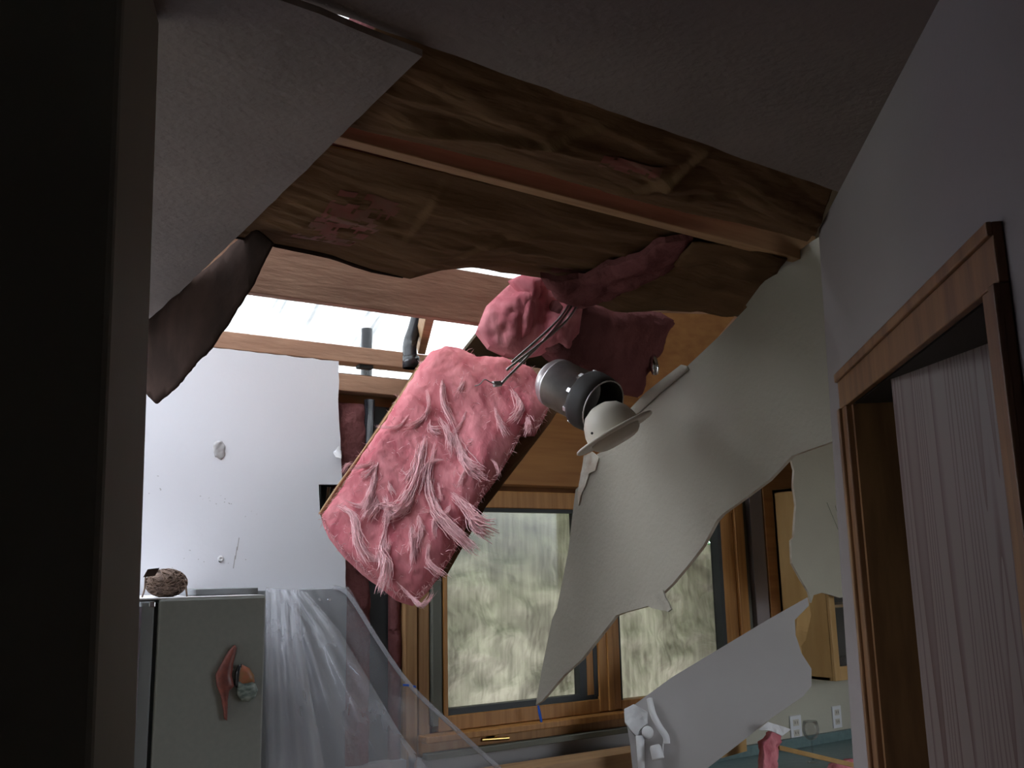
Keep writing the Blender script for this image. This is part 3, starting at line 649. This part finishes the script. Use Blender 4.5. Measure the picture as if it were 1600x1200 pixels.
for pts, w in strands:
    base = [P5(*cp(*q), .045+.012*i/len(pts)) for i, q in enumerate(pts)]; sp_ = smoothpath(base, 6)
    for k in range(int(16+w*6)):
        jit = Vector((random.gauss(0, 1), random.gauss(0, .6), random.gauss(0, 1)))*w*.0010
        i0 = random.randint(0, len(sp_)//2); i1 = random.randint(max(i0+3, len(sp_)*2//3), len(sp_)); seg = sp_[i0:i1]
        if len(seg) < 3: continue
        r0 = w*.00008*random.uniform(.5, 1.8)
        g.append(tube_g([q+jit*(.4+1.0*j/len(seg))+Vector((noise.noise(q*30+jit*500), noise.noise(q*31+jit*300), noise.noise(q*29+jit*200)))*.007 for j, q in enumerate(seg)], [r0*(.3+math.sin(math.pi*(j+.5)/len(seg))) for j in range(len(seg))], 5))
ke = mesh('paper_edge', *tube_g(smoothpath([P5(x_, y_, .004) for x_, y_ in ((655, 575), (598, 662), (560, 716), (530, 758), (500, 803))], 6), .006, 6), 'pine', hb, smooth=True); ke['label'] = 'pale tan edge of the paper backing'
wis = mesh('fibre_wisps', *join(*g), 'pink_pale', hb, smooth=True); wis['kind'] = 'stuff'; wis['label'] = 'pale torn fibre wisps'
# fine fuzz along the surface and edges
g = []
for k in range(1500):
    q = random.choice(out5) if k % 2 else (random.uniform(520, 840), random.uniform(560, 920))
    i = random.randrange(len(out5)); a_, b_ = Vector(out5[i]), Vector(out5[(i+1) % len(out5)])
    if k % 2: q = a_.lerp(b_, random.random())
    else:
        c = False
        for j in range(len(out5)):
            (x1, y1), (x2, y2) = out5[j], out5[j-1]
            if (y1 > q[1]) != (y2 > q[1]) and q[0] < (x2-x1)*(q[1]-y1)/(y2-y1)+x1: c = not c
        if not c: continue
    p = P5(*q, .005 if k % 2 else .05); d = Vector((random.gauss(0, 1), random.gauss(-.5, .7), random.gauss(-.6, 1))).normalized()*random.uniform(.008, .035)
    g.append(tube_g([p, p+d*.5+Vector((random.gauss(0, .003), 0, random.gauss(0, .003))), p+d], [.0009, .0007, .0002], 3, False))
fz = mesh('fine_fuzz', *join(*g), 'pink_pale', hb); fz['kind'] = 'stuff'

# pink clump above, under the beam
n6, d6 = plane3(py(750, 500, 2.72), py(870, 440, 2.6), py(820, 555, 2.66))
P6 = lambda x, y, k=0: pn(x, y, n6, d6+k)
cb = thing('insulation_clump', P6(800, 550), 'rounded pink insulation clump bulging under the beam beside the conduits', 'insulation')
def lump(p, d): return .055*math.sqrt(min(1, d/.06))+.030*fbm(p*9, 4)*min(1, d/.03)+.006*fbm(p*40)
slab('glass_fibre', [P6(*q) for q in ((746, 515), (760, 478), (792, 448), (808, 436), (836, 430), (900, 436), (912, 470), (905, 520), (890, 548), (862, 548), (818, 556), (790, 552), (765, 540))], n6, .07, 'pink', cb, smooth=True, res=.012, front=lump, back=lambda p, d: .01*fbm(p*9))
slab('glass_fibre', [P6(*q, .035) for q in ((795, 438), (815, 430), (850, 433), (842, 470), (828, 520), (815, 530), (806, 500), (815, 465))], n6, .02, 'pink', cb, smooth=True, res=.01, front=lambda p, d: .03*math.sqrt(min(1, d/.03))+.012*fbm(p*14))
n7, d7 = plane3(py(900, 500, 2.62), py(1040, 480, 2.72), py(950, 600, 2.75))
P7 = lambda x, y, k=0: pn(x, y, n7, d7+k)
db = tag(slab('insulation_batt', [P7(*q) for q in ((868, 470), (905, 462), (935, 478), (1032, 488), (1048, 500), (1035, 535), (1018, 575), (990, 620), (930, 600), (868, 565), (850, 545), (856, 510))], n7, .06, 'pink_shaded', smooth=True, res=.016, front=lambda p, d: .05*math.sqrt(min(1, d/.05))+.025*fbm(p*9)), 'shade-darkened pink insulation behind and above the round metal light housing', 'insulation')

# ---------------------------------------------------------------- hanging metal conduits
cdt = thing('hanger_bars', py(780, 600, 2.5), 'bundle of thin steel hanger bars dangling with a bent hook end', 'metal bars')
for k, (a, m_, b) in enumerate((((908, 448), (878, 500), (783, 600)), ((913, 452), (884, 502), (792, 578)), ((902, 452), (872, 500), (800, 566)))):
    pts = smoothpath([py(*a, 2.42), py(*m_, 2.40), py(*b, 2.36)], 8)
    mesh('bar', *tube_g(pts, .0042, 8), 'steel', cdt, smooth=True)
mesh('bracket', *obox_g(py(774, 604, 2.355), (.026, 0, .004), (0, .012, 0), (-.006, 0, .016)), 'steel', cdt, bevel=.002)
mesh('wire', *tube_g(smoothpath([py(776, 602, 2.355), py(766, 597, 2.35), py(757, 593, 2.35), py(750, 600, 2.35), py(742, 603, 2.35)], 5), .0016, 6), 'steel', cdt, smooth=True)

# ---------------------------------------------------------------- recessed light housing
cA = py(868, 598, 2.62); cB = py(950, 640, 2.40); ax = (cB-cA).normalized(); L = (cB-cA).length
rc = thing('recessed_light', cA, 'round galvanised recessed light housing hanging open below the insulation', 'light housing')
rr = .086
pr = [(-.03, rr*.55), (-.028, rr*.80), (-.008, rr*.97), (0, rr), (.012, rr), (.0125, rr*1.015), (.02, rr*1.015), (.0205, rr), (L*.62, rr), (L*.62, rr*.985), (.03, rr*.96)]
g = lathe_g(cA, ax, [(-.03, 0.0001)]+pr, 48)
mesh('housing', *g, 'galvanised', rc, smooth=False, bevel=0).data.polygons.foreach_set('use_smooth', [True]*(48*11))
g = lathe_g(cA+ax*L*.62, ax, [(0, rr*.98), (.0, rr*1.16), (.012, rr*1.18), (.05, rr*1.15), (.075, rr*1.08), (.075, rr*1.04), (.05, rr*.98), (-.02, rr*.93)], 48)
mesh('collar', *g, 'can_dark', rc, smooth=True)
mesh('collar_rim', *tube_g([cA+ax*(L*.62+.076)+(frame(ax)[0]*math.cos(t*math.pi/16)+frame(ax)[1]*math.sin(t*math.pi/16))*rr*1.06 for t in range(33)], .0025, 6), 'steel', rc, smooth=True)
fa, fb = frame(ax)
for k in range(9):
    t = k*.7+.3; d = fa*math.cos(t)+fb*math.sin(t); e_ = ax.cross(d)
    mesh('clip_tab', *obox_g(cA+ax*(L*.56)+d*rr*1.0-e_*.008, ax*.03, e_*.016, d*.012), 'galvanised', rc, bevel=.002)
# baffle and flange (fallen half out, resting against the sheet)
tC = py(957, 676, 2.36)
e1 = (py(1010, 647, 2.33)-py(905, 708, 2.33)); vv_ = (EYE-tC).normalized(); e1 -= vv_*e1.dot(vv_); fl_w = e1.length/2*1.12; e1.normalize()
tn = e1.cross((EYE-tC).normalized()).normalized()
if tn.z > 0: tn = -tn
tn = (tn*1.0+(EYE-tC).normalized()*.1).normalized()
cC = py(960, 677, 2.33)
lt = thing('light_trim', cC, 'off-white round light trim tilted against the fallen ceiling sheet', 'light trim')
mesh('flange', *lathe_g(cC, tn, [(-.004, fl_w*.6), (-.004, fl_w*.98), (.001, fl_w), (.005, fl_w*.97), (.005, fl_w*.62), (-.004, fl_w*.6)], 48), 'plastic_white', lt, smooth=True)
mesh('baffle', *lathe_g(cC, -tn, [(.0, fl_w*.66), (.03, fl_w*.64), (.06, fl_w*.56), (.085, fl_w*.42), (.10, fl_w*.2), (.102, 0.0001)], 40), 'plastic_white', lt, smooth=True)
mesh('lens', *lathe_g(cC, tn, [(0, fl_w*.62), (.018, fl_w*.60), (.03, fl_w*.50), (.034, fl_w*.4), (.034, 0.0001)], 40), 'plastic_white', lt, smooth=True)
mesh('spring_screw', *lathe_g(py(925, 677, 2.27), (EYE-cC), [(0, .004), (.003, .004), (.004, .0001)], 12), 'rubber', lt)

# ---------------------------------------------------------------- big fallen ceiling sheet
P1_, P2_, P3_ = py(1280, 372, 1.77), py(915, 705, 3.10), py(840, 1100, 3.45)
n8, d8 = plane3(P1_, P2_, P3_)
P8 = lambda x, y, k=0: pn(x, y, n8, d8+k)
out8 = [(1281, 370), (1268, 378), (1222, 412), (1188, 447), (1166, 477), (1168, 480), (1128, 522), (1075, 572), (1078, 578), (1040, 605), (1000, 645), (985, 662), (950, 700), (930, 712), (915, 712), (905, 760), (900, 765), (888, 862), (870, 950), (862, 968), (845, 1050), (836, 1102), (846, 1095), (880, 1055), (908, 1030), (930, 1003), (962, 962), (975, 957), (1015, 946), (1050, 912), (1075, 882), (1098, 852), (1104, 840), (1118, 814), (1128, 803), (1160, 780), (1200, 750), (1236, 712), (1303, 688)]
o = slab('drywall_sheet', [P8(*q) for q in out8], n8, .013, 'drywall_cream', mside='gypsum', smooth=True, res=.04, front=lambda p, d: .0025*math.sin(p.z*4+p.y*2)+.0015*fbm(p*2))
tag(o, 'large cream ceiling drywall sheet hanging diagonally across the windows', 'drywall sheet')
# torn paper lip along its upper edge
lp = slab('torn_edge', [P8(*q, .004) for q in ((1000, 645), (1036, 612), (1078, 578), (1075, 572), (1066, 570), (1040, 590), (1010, 614), (985, 640), (978, 660))], n8, .004, 'drywall_cream', o, smooth=True, res=.03, front=lambda p, d: .003+.0025*math.sin(p.z*4+p.y*2)); lp['label'] = 'torn lip along the top edge'
g = slab_g([P8(*q, .008) for q in ((1010, 945), (1020, 925), (1035, 922), (1040, 935), (1050, 952), (1044, 956), (1018, 950))], n8, .006, res=.01, front=lambda p, d: .003*fbm(p*20))
mesh('torn_scrap', g[0], g[1], 'drywall_cream', o)
g = slab_g([P8(*q, .008) for q in ((912, 712), (925, 706), (935, 715), (930, 735), (920, 740), (914, 760), (908, 770), (904, 790), (902, 770))], n8, .006, res=.01, front=lambda p, d: .003*fbm(p*20))
mesh('torn_scrap', g[0], g[1], 'gypsum', o)
# strip of blue tape at its lower tip
tp = tag(mesh('masking_tape', *tube_g([py(841, 1102, YW-.10), py(843, 1112, YW-.10), py(846, 1128, YW-.095)], [.004, .007, .006], 5), 'blue_tape'), 'scrap of blue masking tape at the lower tip of the hanging sheet', 'tape')

# wooden rafter seen right of the pink insulation
nn, dd = plane3(py(1020, 490, 2.95), py(1150, 490, 2.75), py(1015, 600, 3.02))
Pq = lambda x, y: pn(x, y, nn, dd)
tag(slab('broken_board', [Pq(*q) for q in ((1010, 488), (1150, 492), (1085, 572), (1000, 625), (985, 600))], nn, .02, 'header_wood', mside='header_wood', res=.2), 'broken orange board above the fallen sheet, right of the dark insulation', 'board')
mesh_ = lathe_g(py(1020, 555, 2.72), Vector((.1, 0, -1)), [(0, .0001), (0, .010), (.02, .016), (.05, .019), (.075, .012), (.08, .0001)], 16)
tag(mesh('light_socket', *mesh_, 'chrome', smooth=True), 'small shiny lamp socket against the orange board', 'lamp socket')

# ---------------------------------------------------------------- second fallen board, lower right
n9, d9 = plane3(py(980, 1112, 3.55), py(1260, 935, 3.12), py(1150, 1180, 3.20))
P9 = lambda x, y, k=0: pn(x, y, n9, d9+k)
out9 = [(976, 1112), (1050, 1058), (1200, 968), (1262, 933), (1264, 946), (1242, 968), (1243, 992), (1252, 1020), (1268, 1045), (1268, 1072), (1255, 1088), (1205, 1122), (1160, 1158), (1105, 1200), (1090, 1215), (990, 1215), (984, 1160)]
o = slab('drywall_sheet', ragged([P9(*q) for q in out9], .003, .04, idx=[4, 5, 6, 7, 8, 9], seed=4), n9, .013, 'drywall_grey', mside='gypsum', smooth=True, res=.04, front=lambda p, d: .0015*fbm(p*2))
tag(o, 'smaller bluish grey drywall sheet lying tilted below the right window', 'drywall sheet')
# wall light stuck on it
wl_ = thing('wall_light', P9(1010, 1150), 'white adjustable spot light hooked over the small fallen drywall sheet', 'light')
g = slab_g([P9(*q, .03) for q in ((975, 1108), (990, 1100), (1012, 1112), (1012, 1130), (1000, 1140), (996, 1152), (986, 1142), (976, 1128))], n9, .03, res=.02, front=lambda p, d: .01*fbm(p*15))
mesh('mounting_plate', g[0], g[1], 'fixture_white', wl_, bevel=.002)
mesh('arm', *tube_g(smoothpath([P9(1015, 1092, .04), P9(1020, 1115, .05), P9(1030, 1135, .055), P9(1040, 1150, .05), P9(1042, 1162, .045)], 6), .015, 10), 'fixture_white', wl_, smooth=True)
mesh('knuckle', *lathe_g(P9(1012, 1145, .04), n9, [(0, .0001), (0, .026), (.02, .026), (.026, .02), (.026, .0001)], 24), 'fixture_white', wl_, smooth=True)
hp = P9(1024, 1168, .06)
mesh('lamp_head', *lathe_g(hp, (.0, -.35, -1), [(-.01, .0001), (-.01, .020), (0, .025), (.045, .027), (.05, .026), (.048, .022), (.01, .02), (.01, .0001)], 28), 'fixture_white', wl_, smooth=True)
mesh('wire', *tube_g(smoothpath([P9(1040, 1150, .05), P9(1036, 1165, .05), P9(1036, 1185, .05)], 5), .003, 6), 'fixture_white', wl_, smooth=True)
mesh('stem', *tube_g([P9(1000, 1150, .03), P9(1003, 1215, .02)], [.02, .014], 10), 'fixture_white', wl_, smooth=True)

# ---------------------------------------------------------------- upper cabinet, soffit, outlets, counter at the right
xc = py(1297, 1000, 3.5).x; zc0 = py(1297, 1065, 3.5).z
cabt = thing('wall_cabinet', (xc+.3, 3.65, zc0), 'light wood wall cabinet with a glass door, half covered by torn drywall', 'cabinet')
mesh('body', *join(box_g((xc, 3.505, zc0), (xc+.018, YW-.006, 2.06)), box_g((xc, 3.52, zc0), (xc+.66, YW-.006, zc0+.018)), box_g((xc, YW-.025, zc0), (xc+.66, YW-.006, 2.06)), box_g((xc+.64, 3.505, zc0), (xc+.66, YW-.006, 2.06)), box_g((xc, 3.52, 2.04), (xc+.66, YW-.006, 2.06))), 'cabinet_wood', cabt, bevel=.002)
xg = py(1308, 1000, 3.49).x
dc = mesh('door', *join(box_g((xc, 3.485, zc0), (xg, 3.503, 2.04)), box_g((xg, 3.485, zc0), (xc+.66, 3.503, py(1310, 1042, 3.485).z)), box_g((xg, 3.485, 1.9), (xc+.66, 3.503, 2.04))), 'cabinet_wood', cabt, bevel=.003)
mesh('glass_pane', *box_g((xg, 3.492, zc0+.05), (xc+.66, 3.496, 1.92)), 'glass', dc)
mesh('contents_shelf', *box_g((xc+.018, 3.53, 1.40), (xc+.64, YW-.03, 1.415)), 'cabinet_wood', cabt)
for k, (dx, hh, cc) in enumerate(((.08, .10, 'starfish'), (.16, .13, 'magnet_grey'), (.25, .09, 'pipe_black'))):
    oo = mesh('jar', *lathe_g((xc+dx, 3.62, zc0+.02), (0, 0, 1), [(0, .0001), (0, .03), (hh*.8, .03), (hh, .018), (hh, .0001)], 16), cc, smooth=True)
    tag(oo, ('small red jar at the left inside the glass door cabinet', 'grey mottled jar in the middle inside the glass door cabinet', 'dark low jar at the right inside the glass door cabinet')[k], 'jar')
box('back_panel', (xc+.02, YW-.034, zc0+.02), (xc+.64, YW-.026, 2.04), 'rubber', cabt)
# torn soffit drywall hanging over the cabinet
PY = lambda x, y: py(x, y, 3.44)
outs = [(1232, 706), (1240, 735), (1239, 760), (1244, 790), (1240, 840), (1236, 845), (1238, 880), (1252, 905), (1264, 925), (1268, 942), (1272, 930), (1285, 926), (1300, 930), (1312, 934), (1325, 932), (1360, 930), (1350, 660), (1300, 660)]
o = slab('torn_drywall', [PY(*q) for q in outs], (0, -1, 0), .013, 'cream_lightened', mside='gypsum', smooth=True, res=.04, front=lambda p, d: .006*fbm(p*3))
tag(o, 'torn cream drywall piece hanging above the wood wall cabinet', 'drywall piece')
g = join(*[tube_g(smoothpath([py(a, b, 3.43), py(a+c*.5, (b+e_)/2, 3.43), py(a+c, e_, 3.43)], 5), .0012, 4) for a, b, c, e_ in ((1292, 785, 22, 838), (1305, 790, 12, 830))])
mesh('crack', *g, 'olive_trim', o)
# curled scrap between cabinet and drywall
g = slab_g([py(x, y, 3.42) for x, y in ((1248, 940), (1262, 935), (1266, 960), (1258, 1000), (1252, 1010), (1256, 1040), (1250, 1050), (1243, 1000))], Vector((-1, -1, 0)), .004, res=.02, front=lambda p, d: .01*math.sin(p.z*30))
mesh('peeled_side', g[0], g[1], 'cabinet_wood', cabt)
# wall outlets
tag(mesh('wall_kitchen', *join(box_g((py(1243, 1000, YW).x, YW-.006, .955), (5.2, YW-.001, 1.42)), box_g((3.9, YW-.006, .30), (5.2, YW-.001, .955))), 'cream_lightened'), kind='structure')
def outlet(name, x, y, w, h, label, n):
    p = py(x, y, YW-.008); r = thing(name, p, label, 'outlet')
    mesh('cover_plate', *box_g((p.x-w/2, YW-.014, p.z-h/2), (p.x+w/2, YW-.0065, p.z+h/2)), 'fixture_white', r, bevel=.002)
    for k in range(n):
        zc = p.z+(k-.5*(n-1))*h*.42
        mesh('socket', *box_g((p.x-w*.26, YW-.0155, zc-h*.13), (p.x+w*.26, YW-.013, zc+h*.13)), 'plastic_white', r, bevel=.002)
        for s_ in (-1, 1): mesh('slot', *box_g((p.x+s_*w*.10-.0015, YW-.0165, zc-.006), (p.x+s_*w*.10+.0015, YW-.0153, zc+.008)), 'rubber', r)
outlet('wall_outlet', 1307, 1120, .075, .12, 'white double outlet on the wall below the wood cabinet', 2)
outlet('wall_outlet', 1243, 1137, .09, .13, 'white outlet plate on the wall behind the wine glass, left of the other', 2)
# countertop with upstand
zk = py(1300, 1175, 3.6).z
ct = thing('countertop', (4.5, 3.6, zk-.04), 'teal grey kitchen countertop with a low upstand along the wall', 'countertop')
zu = py(1250, 1152, YW-.03).z
mesh('top', *box_g((3.3, 3.20, zk-.04), (5.19, YW-.035, zk)), 'teal_counter', ct, bevel=.004)
mesh('upstand', *box_g((3.3, YW-.034, zk-.04), (5.19, YW-.010, zu)), 'teal_counter', ct, bevel=.004)
tag(box('base_cabinet', (3.25, 3.24, 0), (5.19, YW-.01, zk-.042), 'cabinet_wood', bevel=.003), 'light wood base cabinet under the teal countertop', 'cabinet')
tag(box('base_cabinet', (1.9, 3.60, 0), (3.24, YW-.09, py(880, 1190, 3.62).z), 'pine', bevel=.003), 'light wood cabinet top under the left window sill', 'cabinet')
tag(mesh('wood_block', *obox_g(py(1128, 1185, 3.42), (.22, .05, 0), (0, .08, 0), (0, 0, .07)), 'cabinet_wood', bevel=.003), 'light wood block on the counter behind the small fallen sheet', 'wood block')
# stick, pink scrap, glass on the counter
s_a, s_b = py(1218, 1172, 3.3), py(1345, 1202, 3.1)
tag(mesh('wood_stick', *obox_g(s_a, s_b-s_a, (0, .02, .0), (0, 0, .022)), 'cabinet_wood', bevel=.002), 'thin wooden lath lying across the teal countertop', 'wooden lath')
g = slab_g([py(x, y, 3.27) for x, y in ((1190, 1160), (1206, 1143), (1219, 1150), (1216, 1172), (1210, 1215), (1188, 1215))], (0, -1, 0), .03, res=.012, front=lambda p, d: .02*fbm(p*25)+.012)
tag(mesh('insulation_scrap', g[0], g[1], 'pink', smooth=True), 'small upright pink insulation scrap beside the wine glass', 'insulation')
g = slab_g([py(x, y, 3.2) for x, y in ((1300, 1200), (1315, 1190), (1336, 1186), (1340, 1215), (1300, 1215))], (0, -1, 0), .03, res=.012, front=lambda p, d: .02*fbm(p*25))
tag(mesh('insulation_scrap', g[0], g[1], 'pink', smooth=True), 'pink insulation scrap at the right end of the wooden lath', 'insulation')
g = slab_g([P9(x, y, .03) for x, y in ((1185, 1140), (1200, 1128), (1215, 1132), (1236, 1140), (1222, 1150), (1205, 1142))], n9, .008, res=.012, front=lambda p, d: .01*fbm(p*25))
tag(mesh('bracket_scrap', g[0], g[1], 'fixture_white'), 'bent white metal bracket at the lower edge of the small sheet', 'bracket')
gz = py(1268, 1200, 3.3); gb = py(1268, 1157, 3.3)
wg = thing('wine_glass', (gb.x, 3.3, gb.z-.10), 'clear wine glass standing on the teal countertop', 'wine glass')
mesh('bowl', *lathe_g((gb.x, 3.3, gb.z), (0, 0, 1), [(0, .004), (.006, .02), (.02, .033), (.045, .040), (.07, .038), (.09, .033), (.09, .032), (.07, .0365), (.045, .0385), (.02, .0315), (.008, .018), (.002, .0001)], 32), 'glass', wg, smooth=True)
mesh('stem', *lathe_g((gb.x, 3.3, gb.z-.10), (0, 0, 1), [(0, .0001), (0, .033), (.003, .032), (.008, .006), (.04, .004), (.10, .004)], 24), 'glass', wg, smooth=True)

# ---------------------------------------------------------------- refrigerator, left
FY = 3.05
fx1 = py(414, 1000, FY).x; fx0 = py(246, 1000, FY).x; fz = py(330, 934, FY).z
fr = thing('refrigerator', ((fx0+fx1)/2, 3.4, 0), 'grey refrigerator at the lower left with magnets on its side', 'refrigerator')
mesh('body', *box_g((fx0, FY, .03), (fx1, 3.78, fz)), 'fridge', fr, bevel=.006)
mesh('top_panel', *box_g((fx0-.06, FY+.004, fz), (fx1-.004, 3.775, fz+.004)), 'fridge_top', fr)
mesh('gasket', *box_g((fx0-.012, FY+.012, .06), (fx0, 3.77, fz-.012)), 'rubber', fr)
dd_ = mesh('door', *box_g((fx0-.055, FY+.0, .06), (fx0-.012, 3.78, fz-.004)), 'grey_panel', fr, bevel=.006)
mesh('handle', *tube_g([(fx0-.085, FY+.04, .8), (fx0-.085, FY+.04, fz-.02)], .010, 10), 'chrome', dd_, smooth=True)
mesh('handle_cap', *box_g((fx0-.10, FY+.025, fz-.035), (fx0-.05, FY+.05, fz-.015)), 'chrome', dd_, bevel=.003)
mesh('hinge_cap', *box_g((fx0-.03, FY-.004, fz-.022), (fx0-.012, FY+.01, fz-.006)), 'chrome', fr, bevel=.002)
mesh('trim_strip', *box_g((fx0-.058, FY-.004, .06), (fx0-.050, FY+.004, fz-.02)), 'chrome', dd_)
# board lying on top
a, b = py(305, 930, 3.2), py(402, 918, 3.2)
tag(box('board', (a.x, 3.19, fz+.0055), (b.x, 3.45, b.z), 'grey_panel', bevel=.002), 'flat grey tray lying on the refrigerator top', 'tray')
# twine ball with tag
tw = thing('twine_ball', (py(262, 930, 3.2).x, 3.2, fz+.004), 'ball of brown twine standing on the refrigerator top', 'twine')
bc = py(260, 910, 3.2); br = .048
bc.z = fz+.006+br*.86
V, Fs = [], []
nu, nv = 24, 16
for j in range(nv+1):
    for i in range(nu):
        th = math.pi*j/nv; ph = 2*math.pi*i/nu
        d = Vector((math.sin(th)*math.cos(ph)*1.25, math.sin(th)*math.sin(ph), math.cos(th)*.86)); V.append(bc+d*br*(1+.08*fbm(d*3)))
Fs = [(j*nu+i, j*nu+(i+1) % nu, (j+1)*nu+(i+1) % nu, (j+1)*nu+i) for j in range(nv) for i in range(nu)]
mesh('core', V, Fs, 'twine', tw, smooth=True)
g = []
for k in range(26):
    a1 = Vector((random.gauss(0, 1), random.gauss(0, 1), random.gauss(0, 1))).normalized(); p1, p2 = frame(a1)
    g.append(tube_g([bc+Vector(((p1*math.cos(t*.3)+p2*math.sin(t*.3)).x*1.27, (p1*math.cos(t*.3)+p2*math.sin(t*.3)).y, (p1*math.cos(t*.3)+p2*math.sin(t*.3)).z*.88))*br*1.05 for t in range(22)], .0018, 5))
mesh('windings', *join(*g), 'twine', tw, smooth=True)['kind'] = 'stuff'
mesh('loose_end', *tube_g(smoothpath([py(236, 893, 3.17), py(228, 900, 3.16), py(226, 920, 3.15), py(222, 933, 3.14)], 5), .0025, 6), 'twine', tw, smooth=True)
mesh('loose_end', *tube_g(smoothpath([py(280, 900, 3.17), py(289, 912, 3.16), py(291, 922, 3.15), py(292, 932, 3.14)], 5), .003, 6), 'twine', tw, smooth=True)
mesh('paper_label', *obox_g(py(224, 902, 3.15), (.035, 0, .004), (0, .003, 0), (.012, 0, .024)), 'kraft_dark', tw)
# magnets on the side
g = slab_g([py(x, y, FY-.012) for x, y in ((367, 1008), (370, 1012), (364, 1040), (362, 1055), (366, 1072), (358, 1080), (356, 1095), (355, 1126), (352, 1124), (347, 1090), (340, 1072), (338, 1054), (348, 1036), (358, 1018))], (0, -1, 0), .012, res=.008, front=lambda p, d: .6*min(d, .012))
tag(mesh('fridge_magnet', g[0], g[1], 'starfish', smooth=True), 'long pointed rusty red starfish magnet on the refrigerator side', 'magnet')
mg = thing('fridge_magnet', py(385, 1070, FY-.012), 'oval red and grey fish shaped magnet on the refrigerator side', 'magnet')
def sub(polyx, m, nm, k):
    g = slab_g([py(x, y, FY-.012-k) for x, y in polyx], (0, -1, 0), .011, res=.007, front=lambda p, d: .8*min(d, .012)); mesh(nm, g[0], g[1], m, mg, smooth=True)
sub([(373, 1042), (380, 1039), (390, 1044), (397, 1055), (398, 1066), (388, 1070), (376, 1072), (370, 1062), (370, 1050)], 'magnet_red', 'upper_body', 0)
sub([(371, 1062), (380, 1066), (392, 1064), (399, 1068), (403, 1078), (399, 1090), (390, 1097), (378, 1095), (371, 1085)], 'magnet_grey', 'lower_body', .002)
sub([(373, 1040), (378, 1038), (376, 1050), (371, 1075), (368, 1070), (369, 1050)], 'pipe_black', 'rim', .003)

# ---------------------------------------------------------------- clear plastic sheet draped from the wall
def edgep(pts, v):
    n = len(pts)-1; i = min(n-1, int(v*n)); t = v*n-i; a, b = pts[i], pts[i+1]; return (a[0]+(b[0]-a[0])*t, a[1]+(b[1]-a[1])*t)
def drape(name, left, right, y0, y1, amp, nf, par, seed, m='poly_sheet', nu=70, nv=40):
    def f(u, v):
        a, b = edgep(left, v), edgep(right, v); x = a[0]+(b[0]-a[0])*u; y = a[1]+(b[1]-a[1])*u
        Y = y0+(y1-y0)*v+amp*(.15+v)*(math.sin(u*nf*math.pi+seed+1.2*noise.noise(Vector((u*2, v*1.5, seed))))+.5*math.sin(u*nf*2.7+v*2+seed))+.008*fbm(Vector((u*9, v*6, seed)))
        return py(x, y, Y)
    V, Fs = sheetgrid(f, nu, nv); return mesh(name, V, Fs, m, par, smooth=True), f
ps = thing('plastic_sheet', py(600, 1100, 3.3), 'clear plastic sheet draped from the wall down past the refrigerator', 'plastic sheet')
drape('outer_layer', [(414, 922), (414, 1000), (414, 1080), (414, 1215)], [(545, 917), (598, 1005), (652, 1085), (718, 1145), (795, 1215)], 3.74, 3.18, .012, 6, ps, 1.0, 'poly_thin')
drape('inner_fold', [(415, 920), (416, 1000), (416, 1080), (416, 1215)], [(478, 924), (530, 985), (575, 1060), (625, 1145), (680, 1215)], 3.70, 3.10, .022, 9, ps, 3.0)
drape('inner_fold', [(416, 918), (418, 1000), (420, 1080), (420, 1215)], [(468, 922), (470, 990), (485, 1080), (510, 1215)], 3.66, 3.02, .020, 7, ps, 5.0)
hem = smoothpath([py(x, y, Y) for x, y, Y in ((520, 917, 3.73), (545, 930, 3.70), (590, 1000, 3.58), (640, 1070, 3.45), (715, 1142, 3.30), (790, 1210, 3.17))], 8)
mesh('hem', *tube_g(hem, .009, 6), 'poly_sheet', ps, smooth=True)
for x_, y_, w_ in ((638, 1068, .025), (654, 1070, .012)):
    mesh('blue_tape', *obox_g(py(x_-8, y_+4, 3.42), (w_, 0, -.003), (0, .002, 0), (0, 0, .008)), 'blue_tape', ps)['label'] = 'blue tape scrap'

# ---------------------------------------------------------------- pipes in the opening
vp = thing('vent_pipe', (py(573, 560, YW+.14).x, YW+.14, 1.9), 'short upright black pipe stub standing behind the top plate', 'pipe')
a = py(573, 545, YW+.14); b = py(573, 514, YW+.14)
mesh('pipe', *lathe_g((a.x, YW+.14, 1.2), (0, 0, 1), [(0, .0001), (0, .026), (b.z-1.2, .026), (b.z-1.2, .022), (b.z-1.4, .022)], 24), 'pipe_black', vp, smooth=True)
tag(mesh('drain_pipe', *lathe_g((py(577, 660, YW+.02).x, YW+.02, 1.75), (0, 0, 1), [(0, .0001), (0, .024), (py(577, 625, YW+.02).z-1.75, .024), (py(577, 625, YW+.02).z-1.75, .0001)], 24), 'pipe_black', smooth=True), 'black pipe running down the stud bay beside the white wall', 'pipe')
hp_ = smoothpath([py(653, 488, 3.52), py(647, 515, 3.52), py(641, 535, 3.52), py(640, 548, 3.50), py(642, 568, 3.48)], 6)
bp_ = thing('vent_pipe', hp_[-1], 'bent black hose hooked over the top plate beside the rafter', 'pipe')
mesh('hose', *tube_g(hp_, [.030*(.8+.2*min(1, i/10)) for i in range(len(hp_))], 18, False), 'pipe_black', bp_, smooth=True)
mesh('collar', *lathe_g(hp_[-1]+Vector((0, 0, .03)), (0, 0, -1), [(0, .028), (0, .035), (.05, .035), (.05, .029)], 20), 'pipe_black', bp_, smooth=True)
